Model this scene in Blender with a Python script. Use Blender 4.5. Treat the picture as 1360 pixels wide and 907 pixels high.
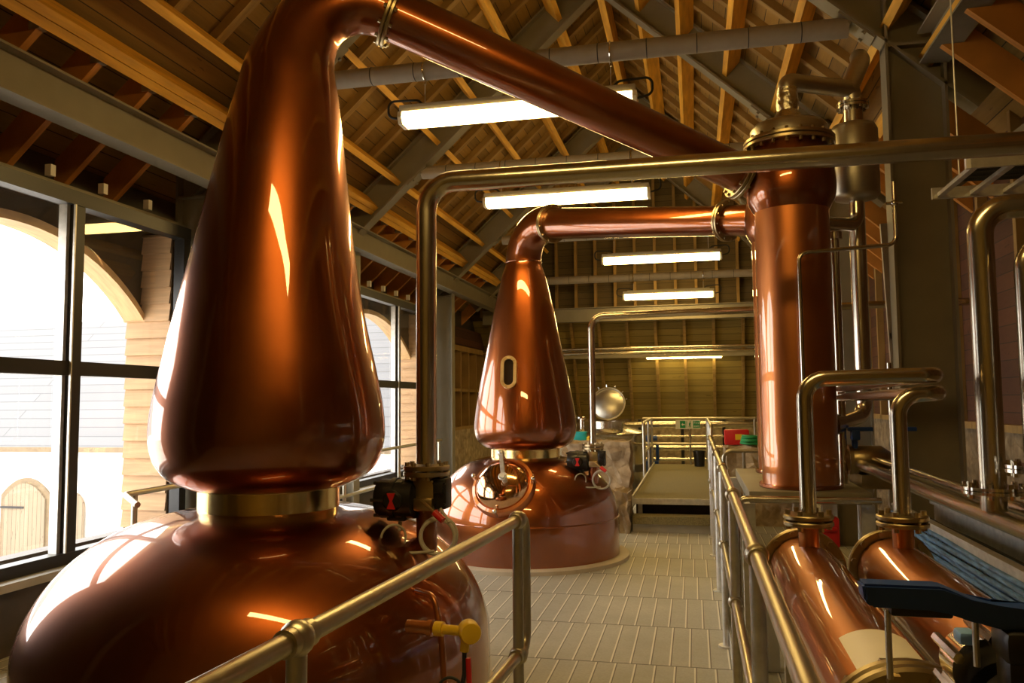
import bpy, bmesh, math, random
from mathutils import Vector, Matrix
random.seed(7)
for o in list(bpy.data.objects): bpy.data.objects.remove(o)
scene = bpy.context.scene
col = scene.collection
PI = math.pi
V = Vector

# ------------------------------------------------------------------ camera, world, exposure
EYE = 1.53
cam_data = bpy.data.cameras.new('camera')
cam = bpy.data.objects.new('camera', cam_data); col.objects.link(cam)
cam_data.sensor_width = 36.0
cam_data.lens = 36.0 * 1074.4 / 1360.0
cam_data.clip_start = 0.02
yaw, pitch, roll = 0.22106, 0.073704, -0.0091621
fw = V((-math.sin(yaw)*math.cos(pitch), math.cos(yaw)*math.cos(pitch), math.sin(pitch)))
rt = V((math.cos(yaw), math.sin(yaw), 0)); up = rt.cross(fw)
r2 = rt*math.cos(roll) + up*math.sin(roll); u2 = -rt*math.sin(roll) + up*math.cos(roll)
mw = Matrix((r2, u2, -fw)).transposed().to_4x4(); mw.translation = V((0, 0, EYE))
cam.matrix_world = mw
scene.camera = cam
scene.view_settings.view_transform = 'Standard'
scene.view_settings.look = 'None'
scene.view_settings.gamma = 1.0
scene.view_settings.use_curve_mapping = False
scene.view_settings.exposure = 0.0

SKY = 7.0
LAMP = 30.0
LAMP_COL = (1.0, 0.66, 0.215)
world = bpy.data.worlds.new('world'); scene.world = world
world.use_nodes = True
bg = world.node_tree.nodes['Background']
bg.inputs[0].default_value = (1.0, 0.97, 0.93, 1); bg.inputs[1].default_value = SKY

# ------------------------------------------------------------------ materials
def new_mat(name):
    m = bpy.data.materials.new(name); m.use_nodes = True
    nt = m.node_tree
    return m, nt, nt.nodes['Principled BSDF']
def mixrgb(nt, fac, a, b, blend='MIX'):
    n = nt.nodes.new('ShaderNodeMix'); n.data_type = 'RGBA'; n.blend_type = blend
    for sock, val in ((n.inputs[0], fac), (n.inputs[6], a), (n.inputs[7], b)):
        if hasattr(val, 'links'): nt.links.new(val, sock)
        elif isinstance(val, tuple): sock.default_value = (*val[:3], 1)
        else: sock.default_value = val
    return n.outputs[2]
def math_n(nt, op, a, b=0.0, c=None):
    n = nt.nodes.new('ShaderNodeMath'); n.operation = op
    for i, val in enumerate((a, b) if c is None else (a, b, c)):
        if hasattr(val, 'links'): nt.links.new(val, n.inputs[i])
        else: n.inputs[i].default_value = val
    return n.outputs[0]
def noise(nt, vec, scale, detail=3, rough=0.55):
    n = nt.nodes.new('ShaderNodeTexNoise'); n.inputs['Scale'].default_value = scale
    n.inputs['Detail'].default_value = detail; n.inputs['Roughness'].default_value = rough
    if vec is not None: nt.links.new(vec, n.inputs['Vector'])
    return n.outputs['Fac']
def coords(nt, scale=(1, 1, 1)):
    t = nt.nodes.new('ShaderNodeTexCoord'); mp = nt.nodes.new('ShaderNodeMapping')
    mp.inputs['Scale'].default_value = scale
    nt.links.new(t.outputs['Object'], mp.inputs['Vector'])
    return mp.outputs['Vector']
def ramp(nt, fac, stops):
    r = nt.nodes.new('ShaderNodeValToRGB'); e = r.color_ramp.elements
    while len(e) > 1: e.remove(e[0])
    e[0].position = stops[0][0]; e[0].color = (*stops[0][1], 1)
    for p, c in stops[1:]:
        x = e.new(p); x.color = (*c, 1)
    nt.links.new(fac, r.inputs['Fac']); return r.outputs['Color']
def bump(nt, bsdf, h, strength=0.3, dist=0.01):
    b = nt.nodes.new('ShaderNodeBump'); b.inputs['Strength'].default_value = strength; b.inputs['Distance'].default_value = dist
    nt.links.new(h, b.inputs['Height']); nt.links.new(b.outputs['Normal'], bsdf.inputs['Normal'])
def simple(name, c, metal=0.0, rough=0.5, var=0.15, vscale=6.0, stretch=(1, 1, 1), bumpy=0.0, coat=0.0, rvar=0.0):
    m, nt, b = new_mat(name)
    b.inputs['Metallic'].default_value = metal; b.inputs['Roughness'].default_value = rough
    b.inputs['Coat Weight'].default_value = coat; b.inputs['Coat Roughness'].default_value = 0.04
    f = noise(nt, coords(nt, stretch), vscale, 4)
    lo = tuple(x*(1-var) for x in c); hi = tuple(min(1, x*(1+var)) for x in c)
    nt.links.new(ramp(nt, f, ((0.3, lo), (0.7, hi))), b.inputs['Base Color'])
    if rvar: nt.links.new(math_n(nt, 'MULTIPLY_ADD', f, rvar, rough-rvar/2), b.inputs['Roughness'])
    if bumpy: bump(nt, b, f, bumpy, 0.01)
    return m
def planks(name, axis, width, base, var=0.35, gap=0.05, grain=(1, 1, 1), rough=0.75, joint=None):
    """boards of a given width counted along one object axis"""
    m, nt, b = new_mat(name)
    t = nt.nodes.new('ShaderNodeTexCoord'); s = nt.nodes.new('ShaderNodeSeparateXYZ'); nt.links.new(t.outputs['Object'], s.inputs[0])
    q = math_n(nt, 'DIVIDE', s.outputs[axis], width)
    idx = math_n(nt, 'FLOOR', q); fr = math_n(nt, 'FRACT', q)
    w = nt.nodes.new('ShaderNodeTexWhiteNoise'); w.noise_dimensions = '1D'; nt.links.new(idx, w.inputs['W'])
    g = noise(nt, coords(nt, grain), 3.0, 6, 0.65)
    k = noise(nt, coords(nt, tuple((1+x)/2 for x in grain)), 4.5, 2)
    mix = math_n(nt, 'ADD', math_n(nt, 'MULTIPLY', w.outputs['Value'], 0.45), math_n(nt, 'MULTIPLY', g, 0.6))
    lo = tuple(x*(1-var) for x in base); hi = tuple(min(1, x*(1+var)) for x in base)
    c = ramp(nt, mix, ((0.15, lo), (0.85, hi)))
    knot = math_n(nt, 'GREATER_THAN', k, 0.70)
    c = mixrgb(nt, math_n(nt, 'MULTIPLY', knot, 0.6), c, tuple(x*0.35 for x in base))
    edge = math_n(nt, 'LESS_THAN', fr, gap)
    c = mixrgb(nt, math_n(nt, 'MULTIPLY', edge, 0.9), c, (0.012, 0.008, 0.004))
    nt.links.new(c, b.inputs['Base Color']); b.inputs['Roughness'].default_value = rough
    h = math_n(nt, 'SUBTRACT', math_n(nt, 'MULTIPLY', g, 0.3), edge)
    bump(nt, b, h, 0.35, 0.01)
    return m
def floor_mat():
    m, nt, b = new_mat('floor_plates')
    t = nt.nodes.new('ShaderNodeTexCoord'); s = nt.nodes.new('ShaderNodeSeparateXYZ'); nt.links.new(t.outputs['Object'], s.inputs[0])
    row = math_n(nt, 'FLOOR', math_n(nt, 'DIVIDE', s.outputs[1], 0.81))
    off = math_n(nt, 'MULTIPLY', row, 0.031)
    x = math_n(nt, 'DIVIDE', math_n(nt, 'ADD', s.outputs[0], off), 0.113)
    fx = math_n(nt, 'FRACT', x)
    fy = math_n(nt, 'FRACT', math_n(nt, 'DIVIDE', s.outputs[1], 0.81))
    rib = math_n(nt, 'LESS_THAN', fx, 0.085)
    seam = math_n(nt, 'LESS_THAN', fy, 0.018)
    seam2 = math_n(nt, 'LESS_THAN', math_n(nt, 'ABSOLUTE', math_n(nt, 'SUBTRACT', fx, 0.115)), 0.028)
    v = nt.nodes.new('ShaderNodeTexVoronoi'); v.inputs['Scale'].default_value = 70
    nt.links.new(coords(nt), v.inputs['Vector'])
    n1 = noise(nt, coords(nt), 2.2, 5)
    c = ramp(nt, n1, ((0.3, (0.35, 0.345, 0.285)), (0.7, (0.47, 0.465, 0.39))))
    c = mixrgb(nt, math_n(nt, 'MULTIPLY', v.outputs['Distance'], 0.5), c, (0.3, 0.28, 0.22))
    c = mixrgb(nt, math_n(nt, 'MULTIPLY', rib, 0.75), c, (0.80, 0.77, 0.64))
    c = mixrgb(nt, math_n(nt, 'MULTIPLY', math_n(nt, 'MAXIMUM', seam, seam2), 0.75), c, (0.07, 0.06, 0.045))
    nt.links.new(c, b.inputs['Base Color']); b.inputs['Roughness'].default_value = 0.6
    h = math_n(nt, 'ADD', math_n(nt, 'MULTIPLY', rib, 1.0), math_n(nt, 'MULTIPLY', v.outputs['Distance'], 0.25))
    bump(nt, b, h, 0.5, 0.006)
    return m
def stone_mat(name, a, bcol):
    m, nt, b = new_mat(name)
    v = nt.nodes.new('ShaderNodeTexVoronoi'); v.inputs['Scale'].default_value = 5.5
    n = noise(nt, coords(nt), 9, 6)
    vec = coords(nt, (1, 1, 1.5)); nt.links.new(vec, v.inputs['Vector'])
    c = ramp(nt, n, ((0.3, a), (0.7, bcol)))
    bw = nt.nodes.new('ShaderNodeRGBToBW'); nt.links.new(v.outputs['Color'], bw.inputs[0])
    c = mixrgb(nt, 0.4, c, bw.outputs[0], 'MULTIPLY')
    nt.links.new(c, b.inputs['Base Color']); b.inputs['Roughness'].default_value = 0.9
    bump(nt, b, math_n(nt, 'ADD', n, math_n(nt, 'MULTIPLY', v.outputs['Distance'], -0.8)), 0.8, 0.03)
    return m
def copper_mat(name, lo, hi, rough, coat=1.0):
    m, nt, b = new_mat(name)
    b.inputs['Metallic'].default_value = 1.0
    b.inputs['Coat Weight'].default_value = coat; b.inputs['Coat Roughness'].default_value = 0.02; b.inputs['Coat IOR'].default_value = 1.72
    n = noise(nt, coords(nt, (1, 1, 0.6)), 3.0, 6, 0.6); n2 = noise(nt, coords(nt, (1, 1, 1)), 40, 3)
    nt.links.new(ramp(nt, n, ((0.25, lo), (0.75, hi))), b.inputs['Base Color'])
    nt.links.new(math_n(nt, 'MULTIPLY_ADD', n, 0.10, rough-0.05), b.inputs['Roughness'])
    bump(nt, b, n2, 0.015, 0.002)
    return m
def brushed(name, c, rough, stretch):
    m, nt, b = new_mat(name)
    b.inputs['Metallic'].default_value = 1.0
    n = noise(nt, coords(nt, stretch), 30, 4)
    nt.links.new(ramp(nt, n, ((0.2, tuple(x*0.85 for x in c)), (0.8, c))), b.inputs['Base Color'])
    nt.links.new(math_n(nt, 'MULTIPLY_ADD', n, 0.15, rough-0.07), b.inputs['Roughness'])
    return m
def emit_mat(name, c, s):
    m, nt, b = new_mat(name)
    b.inputs['Base Color'].default_value = (*c, 1); b.inputs['Emission Color'].default_value = (*c, 1); b.inputs['Emission Strength'].default_value = s
    return m
def glass_mat(name):
    m = bpy.data.materials.new(name); m.use_nodes = True; nt = m.node_tree; nt.nodes.clear()
    out = nt.nodes.new('ShaderNodeOutputMaterial'); mx = nt.nodes.new('ShaderNodeMixShader')
    tr = nt.nodes.new('ShaderNodeBsdfTransparent'); gl = nt.nodes.new('ShaderNodeBsdfGlossy'); gl.inputs['Roughness'].default_value = 0.0
    lw = nt.nodes.new('ShaderNodeLayerWeight'); lw.inputs['Blend'].default_value = 0.5
    fr = math_n(nt, 'MULTIPLY_ADD', math_n(nt, 'POWER', lw.outputs['Facing'], 5.0), 0.95, 0.04)
    nt.links.new(fr, mx.inputs[0]); nt.links.new(tr.outputs[0], mx.inputs[1]); nt.links.new(gl.outputs[0], mx.inputs[2]); nt.links.new(mx.outputs[0], out.inputs[0])
    return m
def slate_mat():
    m, nt, b = new_mat('slate')
    br = nt.nodes.new('ShaderNodeTexBrick'); br.inputs['Scale'].default_value = 1.0
    br.inputs['Brick Width'].default_value = 30.0; br.inputs['Row Height'].default_value = 0.36; br.inputs['Mortar Size'].default_value = 0.018
    br.inputs['Color1'].default_value = (0.135, 0.136, 0.14, 1); br.inputs['Color2'].default_value = (0.15, 0.151, 0.155, 1); br.inputs['Mortar'].default_value = (0.085, 0.087, 0.092, 1)
    t = nt.nodes.new('ShaderNodeTexCoord'); s = nt.nodes.new('ShaderNodeSeparateXYZ'); cb = nt.nodes.new('ShaderNodeCombineXYZ')
    nt.links.new(t.outputs['Object'], s.inputs[0]); nt.links.new(s.outputs[0], cb.inputs[0])
    nt.links.new(math_n(nt, 'MULTIPLY', s.outputs[2], 1.41), cb.inputs[1]); nt.links.new(cb.outputs[0], br.inputs['Vector'])
    nt.links.new(br.outputs['Color'], b.inputs['Base Color']); b.inputs['Roughness'].default_value = 0.8
    return m

M = {}
M['copper'] = copper_mat('copper', (0.25, 0.062, 0.014), (0.345, 0.097, 0.022), 0.34)
M['copper_bright'] = copper_mat('copper_bright', (0.50, 0.17, 0.048), (0.58, 0.21, 0.064), 0.41)
M['copper_lid'] = copper_mat('copper_lid', (0.66, 0.34, 0.14), (0.74, 0.40, 0.18), 0.12)
M['brass'] = brushed('brass', (0.95, 0.70, 0.27), 0.20, (1, 1, 0.2))
M['gunmetal'] = brushed('gunmetal', (0.52, 0.42, 0.24), 0.32, (1, 1, 1))
M['stainless'] = brushed('stainless', (0.66, 0.60, 0.48), 0.22, (1, 1, 0.1))
M['stainless_dull'] = brushed('stainless_dull', (0.60, 0.56, 0.46), 0.36, (0.2, 0.2, 4))
M['galvanised'] = simple('galvanised', (0.66, 0.64, 0.58), 0.65, 0.42, 0.15, 20)
M['rail'] = brushed('rail', (0.62, 0.57, 0.44), 0.34, (1, 1, 1))
M['chrome'] = simple('chrome', (0.8, 0.78, 0.72), 1, 0.1, 0.03)
M['steel_paint'] = simple('steel_paint', (0.24, 0.21, 0.14), 0.0, 0.55, 0.07, 5)
M['frame_paint'] = simple('frame_paint', (0.012, 0.011, 0.010), 0.0, 0.4, 0.1)
M['tie_paint'] = simple('tie_paint', (0.33, 0.28, 0.21), 0.0, 0.6, 0.08, 8)
M['timber'] = simple('timber', (0.88, 0.43, 0.045), 0.0, 0.6, 0.28, 5, (3, 0.35, 3), 0.1)
M['timber_x'] = simple('timber_x', (0.56, 0.235, 0.04), 0.0, 0.6, 0.28, 5, (0.4, 4, 0.4), 0.1)
M['rafter'] = simple('rafter', (0.31, 0.19, 0.055), 0.0, 0.7, 0.25, 5, (0.5, 4, 0.5), 0.1)
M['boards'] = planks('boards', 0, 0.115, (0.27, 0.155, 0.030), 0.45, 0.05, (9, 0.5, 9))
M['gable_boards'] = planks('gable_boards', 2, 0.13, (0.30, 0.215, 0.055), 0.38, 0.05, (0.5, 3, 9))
M['cladding'] = simple('cladding', (0.44, 0.265, 0.125), 0.0, 0.6, 0.2, 6, (0.4, 0.6, 6), 0.1)
M['arch_timber'] = simple('arch_timber', (0.62, 0.40, 0.19), 0.0, 0.6, 0.2, 6, (5, 0.5, 1), 0.1)
M['dark_board'] = simple('dark_board', (0.06, 0.045, 0.03), 0.0, 0.5, 0.2)
M['floor'] = floor_mat()
M['plinth'] = simple('plinth', (0.52, 0.45, 0.33), 0.0, 0.6, 0.1)
M['grit'] = simple('grit', (0.23, 0.20, 0.095), 0.0, 0.85, 0.3, 60, (1, 1, 1), 0.3)
M['stone'] = stone_mat('stone', (0.33, 0.235, 0.13), (0.66, 0.53, 0.35))
M['stone_dark'] = stone_mat('stone_dark', (0.16, 0.11, 0.06), (0.40, 0.30, 0.17))
M['plaster'] = simple('plaster', (0.85, 0.83, 0.79), 0.0, 0.9, 0.03)
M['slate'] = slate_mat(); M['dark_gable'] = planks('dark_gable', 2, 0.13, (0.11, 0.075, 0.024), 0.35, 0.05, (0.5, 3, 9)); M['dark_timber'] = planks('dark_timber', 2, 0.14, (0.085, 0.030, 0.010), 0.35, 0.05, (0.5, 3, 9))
M['door_trim'] = simple('door_trim', (0.17, 0.12, 0.065), 0.0, 0.6, 0.15)
M['ground'] = simple('ground', (0.62, 0.59, 0.53), 0.0, 0.9, 0.12, 2)
M['pale_wood'] = planks('pale_wood', 0, 0.14, (0.23, 0.18, 0.12), 0.12, 0.07, (6, 1, 0.4))
M['black'] = simple('black', (0.014, 0.013, 0.013), 0.0, 0.38, 0.2)
M['black_metal'] = simple('black_metal', (0.03, 0.028, 0.026), 0.4, 0.35, 0.2)
M['rubber'] = simple('rubber', (0.02, 0.02, 0.02), 0.0, 0.6, 0.1)
M['cable'] = simple('cable', (0.55, 0.52, 0.47), 0.0, 0.45, 0.1)
M['red'] = simple('red', (0.62, 0.02, 0.02), 0.0, 0.4, 0.1)
M['yellow'] = simple('yellow', (0.85, 0.55, 0.02), 0.0, 0.4, 0.06)
M['blue'] = simple('blue', (0.018, 0.07, 0.34), 0.0, 0.45, 0.12)
M['blue_cable'] = simple('blue_cable', (0.10, 0.24, 0.48), 0.0, 0.5, 0.6, 22, (3, 0.6, 3))
M['tag_blue'] = simple('tag_blue', (0.25, 0.5, 0.95), 0.0, 0.35, 0.05)
M['brass_rim'] = brushed('brass_rim', (0.88, 0.70, 0.38), 0.36, (1, 1, 1))
M['teal'] = simple('teal', (0.02, 0.45, 0.50), 0.0, 0.5, 0.1)
M['green'] = simple('green', (0.02, 0.30, 0.09), 0.0, 0.5, 0.15)
M['sign_green'] = simple('sign_green', (0.01, 0.28, 0.08), 0.0, 0.4, 0.03)
M['sign_white'] = simple('sign_white', (0.8, 0.8, 0.68), 0.0, 0.4, 0.03)
M['label'] = simple('label', (0.93, 0.89, 0.83), 0.0, 0.5, 0.03)
M['lamp_body'] = simple('lamp_body', (0.42, 0.38, 0.28), 0.0, 0.45, 0.05)
M['lamp_end'] = simple('lamp_end', (0.75, 0.66, 0.45), 0.0, 0.4, 0.05)
M['lamp'] = emit_mat('lamp', LAMP_COL, LAMP)
M['lamp_dim'] = emit_mat('lamp_dim', (1.0, 0.76, 0.30), 45.0)
M['glass'] = glass_mat('glass')
M['dark_glass'] = simple('dark_glass', (0.03, 0.022, 0.015), 0.0, 0.06, 0.1)
M['panel_grey'] = simple('panel_grey', (0.45, 0.43, 0.38), 0.0, 0.5, 0.08)
M['foil'] = simple('foil', (0.7, 0.64, 0.5), 1.0, 0.25, 0.2, 30, (1, 1, 1), 0.9)

# ------------------------------------------------------------------ mesh builder
def frame_for(d):
    d = d.normalized(); a = V((0, 0, 1)) if abs(d.z) < 0.9 else V((1, 0, 0))
    x = a.cross(d).normalized(); y = d.cross(x); return x, y
def fillet(pts, r, n=8):
    pts = [V(p) for p in pts]; out = [pts[0]]
    for i in range(1, len(pts)-1):
        a, b, c = pts[i-1], pts[i], pts[i+1]
        d1 = (a-b); d2 = (c-b); l = min(d1.length, d2.length)*0.499; d1.normalize(); d2.normalize()
        ang = d1.angle(d2)
        if ang > PI-0.02: out.append(b); continue
        rr = r; t = rr/math.tan(ang/2)
        if t > l: t = l; rr = t*math.tan(ang/2)
        bis = (d1+d2).normalized(); cen = b + bis*(rr/math.sin(ang/2))
        p, q = b+d1*t, b+d2*t
        u = (p-cen).normalized(); w = (q-cen).normalized(); tot = u.angle(w); ax = u.cross(w).normalized()
        for k in range(n+1):
            out.append(cen + (Matrix.Rotation(tot*k/n, 3, ax) @ u)*rr)
    out.append(pts[-1]); return out
class MB:
    def __init__(s): s.bm = bmesh.new(); s.mi = 0
    def _face(s, vs):
        try:
            f = s.bm.faces.new(vs); f.material_index = s.mi; return f
        except ValueError: return None
    def mat(s, i): s.mi = i; return s
    def box(s, c, size, rot=None, bev=0.0):
        r = bmesh.ops.create_cube(s.bm, size=1.0); vs = r['verts']
        fs = set(f for v in vs for f in v.link_faces)
        for f in fs: f.material_index = s.mi
        for v in vs: v.co = V((v.co.x*size[0], v.co.y*size[1], v.co.z*size[2]))
        if bev > 0:
            es = list(set(e for v in vs for e in v.link_edges))
            rr = bmesh.ops.bevel(s.bm, geom=es, offset=bev, segments=2, profile=0.5, affect='EDGES')
            vs = list(set(v for f in rr['faces'] for v in f.verts) | set(v for v in vs if v.is_valid))
            for v in vs:
                for f in v.link_faces: f.material_index = s.mi
        R = rot.to_3x3() if rot else Matrix.Identity(3)
        for v in vs: v.co = R @ v.co + V(c)
        return s
    def bx(s, x0, x1, y0, y1, z0, z1, bev=0.0):
        return s.box(((x0+x1)/2, (y0+y1)/2, (z0+z1)/2), (abs(x1-x0), abs(y1-y0), abs(z1-z0)), None, bev)
    def tube(s, pts, r, seg=16, cap=True):
        pts = [V(p) for p in pts]
        n = len(pts); rs = r if isinstance(r, (list, tuple)) else [r]*n
        rings = []; T = []
        for i in range(n):
            a = pts[max(i-1, 0)]; b = pts[min(i+1, n-1)]; T.append((b-a).normalized())
        x, y = frame_for(T[0])
        for i in range(n):
            if i:
                ax = T[i-1].cross(T[i])
                if ax.length > 1e-7:
                    R = Matrix.Rotation(T[i-1].angle(T[i]), 3, ax.normalized()); x = R@x; y = R@y
            rings.append([s.bm.verts.new(pts[i] + (x*math.cos(2*PI*k/seg) + y*math.sin(2*PI*k/seg))*rs[i]) for k in range(seg)])
        for i in range(n-1):
            for k in range(seg):
                s._face((rings[i][k], rings[i][(k+1) % seg], rings[i+1][(k+1) % seg], rings[i+1][k]))
        if cap: s._face(rings[0][::-1]); s._face(rings[-1])
        return s
    def cyl(s, a, b, r, seg=24): return s.tube([a, b], r, seg)
    def lathe(s, prof, cen=(0, 0, 0), axis=(0, 0, 1), seg=48, close=False):
        ax = V(axis).normalized(); x, y = frame_for(ax); cen = V(cen); rings = []
        for (r, h) in prof:
            if r < 1e-6: rings.append([s.bm.verts.new(cen+ax*h)])
            else: rings.append([s.bm.verts.new(cen + ax*h + (x*math.cos(2*PI*k/seg)+y*math.sin(2*PI*k/seg))*r) for k in range(seg)])
        m = len(rings); rng = range(m if close else m-1)
        for i in rng:
            A = rings[i]; B = rings[(i+1) % m]
            for k in range(seg):
                if len(A) == 1 and len(B) == 1: continue
                if len(A) == 1: s._face((A[0], B[(k+1) % seg], B[k]))
                elif len(B) == 1: s._face((A[k], A[(k+1) % seg], B[0]))
                else: s._face((A[k], A[(k+1) % seg], B[(k+1) % seg], B[k]))
        return s
    def ring(s, cen, axis, R, r, seg=32, seg2=10):
        prof = [(R+r*math.cos(2*PI*j/seg2), r*math.sin(2*PI*j/seg2)) for j in range(seg2)]
        return s.lathe(prof, cen, axis, seg, close=True)
    def disc(s, cen, axis, r, h, seg=32, bev=0.0):
        b = bev
        return s.lathe([(0, -h/2), (r-b, -h/2), (r, -h/2+b), (r, h/2-b), (r-b, h/2), (0, h/2)] if b else [(0, -h/2), (r, -h/2), (r, h/2), (0, h/2)], cen, axis, seg)
    def washer(s, cen, axis, ri, ro, h, seg=40):
        return s.lathe([(ri, -h/2), (ro, -h/2), (ro, h/2), (ri, h/2)], cen, axis, seg, close=True)
    def sphere(s, c, r, seg=16):
        prof = [(r*math.sin(PI*j/10) if 0 < j < 10 else 0, -r*math.cos(PI*j/10)) for j in range(11)]
        return s.lathe(prof, c, (0, 0, 1), seg)
    def bolts(s, cen, axis, R, n, r=0.01, h=0.05, seg=6):
        ax = V(axis).normalized(); x, y = frame_for(ax); cen = V(cen)
        for k in range(n):
            p = cen + (x*math.cos(2*PI*(k+0.5)/n) + y*math.sin(2*PI*(k+0.5)/n))*R
            s.tube([p-ax*h/2, p+ax*h/2], r, seg)
        return s
    def prism(s, poly, a, d):
        """poly: list of 3-D points in a plane, extruded by vector d"""
        d = V(d); A = [s.bm.verts.new(V(p)+V(a)) for p in poly]; B = [s.bm.verts.new(V(p)+V(a)+d) for p in poly]
        s._face(A[::-1]); s._face(B); n = len(poly)
        for k in range(n): s._face((A[k], A[(k+1) % n], B[(k+1) % n], B[k]))
        return s
    def ibeam(s, p0, p1, h, b, tf, tw, upv):
        p0 = V(p0); p1 = V(p1); d = (p1-p0); u = V(upv); dn = d.normalized(); u = (u - dn*u.dot(dn)).normalized(); w = dn.cross(u)
        pr = [(-b/2, -h/2), (b/2, -h/2), (b/2, -h/2+tf), (tw/2, -h/2+tf), (tw/2, h/2-tf), (b/2, h/2-tf), (b/2, h/2), (-b/2, h/2), (-b/2, h/2-tf), (-tw/2, h/2-tf), (-tw/2, -h/2+tf), (-b/2, -h/2+tf)]
        return s.prism([w*x+u*y for x, y in pr], p0, d)
    def beam(s, p0, p1, w, h, upv=(0, 0, 1)):
        """rectangular bar, p0-p1 on the middle of its section"""
        p0 = V(p0); p1 = V(p1); d = p1-p0; u = V(upv); dn = d.normalized(); u = (u-dn*u.dot(dn)).normalized(); q = dn.cross(u)
        return s.prism([q*-w/2-u*h/2, q*w/2-u*h/2, q*w/2+u*h/2, q*-w/2+u*h/2], p0, d)
    def build(s, name, mats, parent=None, smooth=True, ang=38, loc=None):
        bm = s.bm
        bmesh.ops.recalc_face_normals(bm, faces=bm.faces)
        if smooth:
            for f in bm.faces: f.smooth = True
            for e in bm.edges:
                if len(e.link_faces) == 2 and e.calc_face_angle(0) > math.radians(ang): e.smooth = False
        off = V((0, 0, 0))
        p = parent
        while p is not None: off += p.location; p = p.parent
        if loc is not None: off += V(loc)
        if off.length: bmesh.ops.translate(bm, verts=bm.verts, vec=-off)
        me = bpy.data.meshes.new(name); bm.to_mesh(me); bm.free()
        for m in (mats if isinstance(mats, (list, tuple)) else [mats]): me.materials.append(M[m])
        o = bpy.data.objects.new(name, me); col.objects.link(o)
        if parent: o.parent = parent
        if loc is not None: o.location = loc
        return o
def tag(o, label, cat, group=None, kind=None):
    o['label'] = label; o['category'] = cat
    if group: o['group'] = group
    if kind: o['kind'] = kind
    return o
def thing(name, label, cat, loc=(0, 0, 0), group=None):
    o = bpy.data.objects.new(name, None); col.objects.link(o); o.location = loc; o.empty_display_size = 0.1
    return tag(o, label, cat, group)
def struct(o): o['kind'] = 'structure'; return o
def sroot(name, loc=(0, 0, 0)):
    o = bpy.data.objects.new(name, None); col.objects.link(o); o.location = loc; o['kind'] = 'structure'; return o
def copy_tree(o, parent=None, **kw):
    c = o.copy(); col.objects.link(c)
    if parent: c.parent = parent
    for ch in [x for x in bpy.data.objects if x.parent == o]: copy_tree(ch, c)
    return c

# ------------------------------------------------------------------ the setting
SL = 0.915
XR = -0.975
ZR = 7.16 + SL*XR                       # underside of the steel at the ridge
def zl(x): return 7.16 + SL*x           # underside of steel rafters, window side
def zr(x): return ZR - SL*(x-XR)        # aisle side
def zroof(x): return zl(x) if x < XR else zr(x)
Y0, Y1 = -1.6, 16.6
XL, XRT = -4.75, 2.45

floor = struct(MB().bx(-4.65, XRT, Y0, 18.9, -0.12, 0.0).build('floor', 'floor', smooth=False))
# window-side wall: outer leaf with three arched openings, plus the sill wall under the glazing
BAYS = [(3.28, 6.04, 4.82), (6.36, 8.94, 7.65), (9.34, 12.72, 11.16)]
m = MB()
XO0, XO1 = -4.76, -4.62
def arch_z(y, a, b, spring=2.27, rise=0.58):
    c = (a+b)/2; h = (b-a)/2; R = (h*h+rise*rise)/(2*rise)
    return spring + rise - R + math.sqrt(max(R*R-(y-c)**2, 0))
edges = [Y0]
for a, b, _ in BAYS: edges += [a-0.02, b+0.02]
edges += [18.9]
for i in range(0, len(edges), 2):
    m.bx(XO0, XO1, edges[i], edges[i+1], -3.2, 3.37)
for a, b, _ in BAYS:
    a -= 0.02; b += 0.02
    m.bx(XO0, XO1, a, b, -3.2, 0.48)
    n = 20; poly = [V((XO0, a, 3.05)), ] + [V((XO0, a+(b-a)*k/n, arch_z(a+(b-a)*k/n, a, b))) for k in range(n+1)] + [V((XO0, b, 3.05))]
    for k in range(n):
        y0 = a+(b-a)*k/n; y1 = a+(b-a)*(k+1)/n
        m.prism([V((XO0, y0, arch_z(y0, a, b))), V((XO0, y1, arch_z(y1, a, b))), V((XO0, y1, 3.37)), V((XO0, y0, 3.37))], (0, 0, 0), (XO1-XO0, 0, 0))
wall_left = struct(m.build('wall_left', 'dark_board', smooth=False))
MB().bx(-4.62, -4.14, Y0, 12.9, -0.1, 0.44).bx(-4.62, -4.18, Y0, 3.2, 0.44, 3.0).build('sill_wall', 'dark_board', wall_left, smooth=False)
# arch linings and clapboard reveals are parts of the wall
for a, b, _ in BAYS:
    m = MB(); n = 24
    for k in range(n):
        y0 = a+(b-a)*k/n; y1 = a+(b-a)*(k+1)/n
        z0, z1 = arch_z(y0, a, b), arch_z(y1, a, b)
        m.prism([V((0, y0, z0-0.035)), V((0, y1, z1-0.035)), V((0, y1, z1+0.03)), V((0, y0, z0+0.03))], (-4.78, 0, 0), (0.2, 0, 0))
    m.build('arch_lining', 'arch_timber', wall_left, ang=30)
    for yy, sg in ((a-0.02, 1), (b+0.02, -1)):
        m = MB(); z = 0.5
        while z < 2.98:
            h = min(0.145, 2.99-z)
            m.prism([V((0, yy, z)), V((0, yy+sg*0.034, z)), V((0, yy+sg*0.012, z+h)), V((0, yy, z+h))], (-4.76, 0, 0), (0.42, 0, 0)); z += 0.145
        m.build('clapboard_reveal', 'cladding', wall_left, smooth=False)
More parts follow.
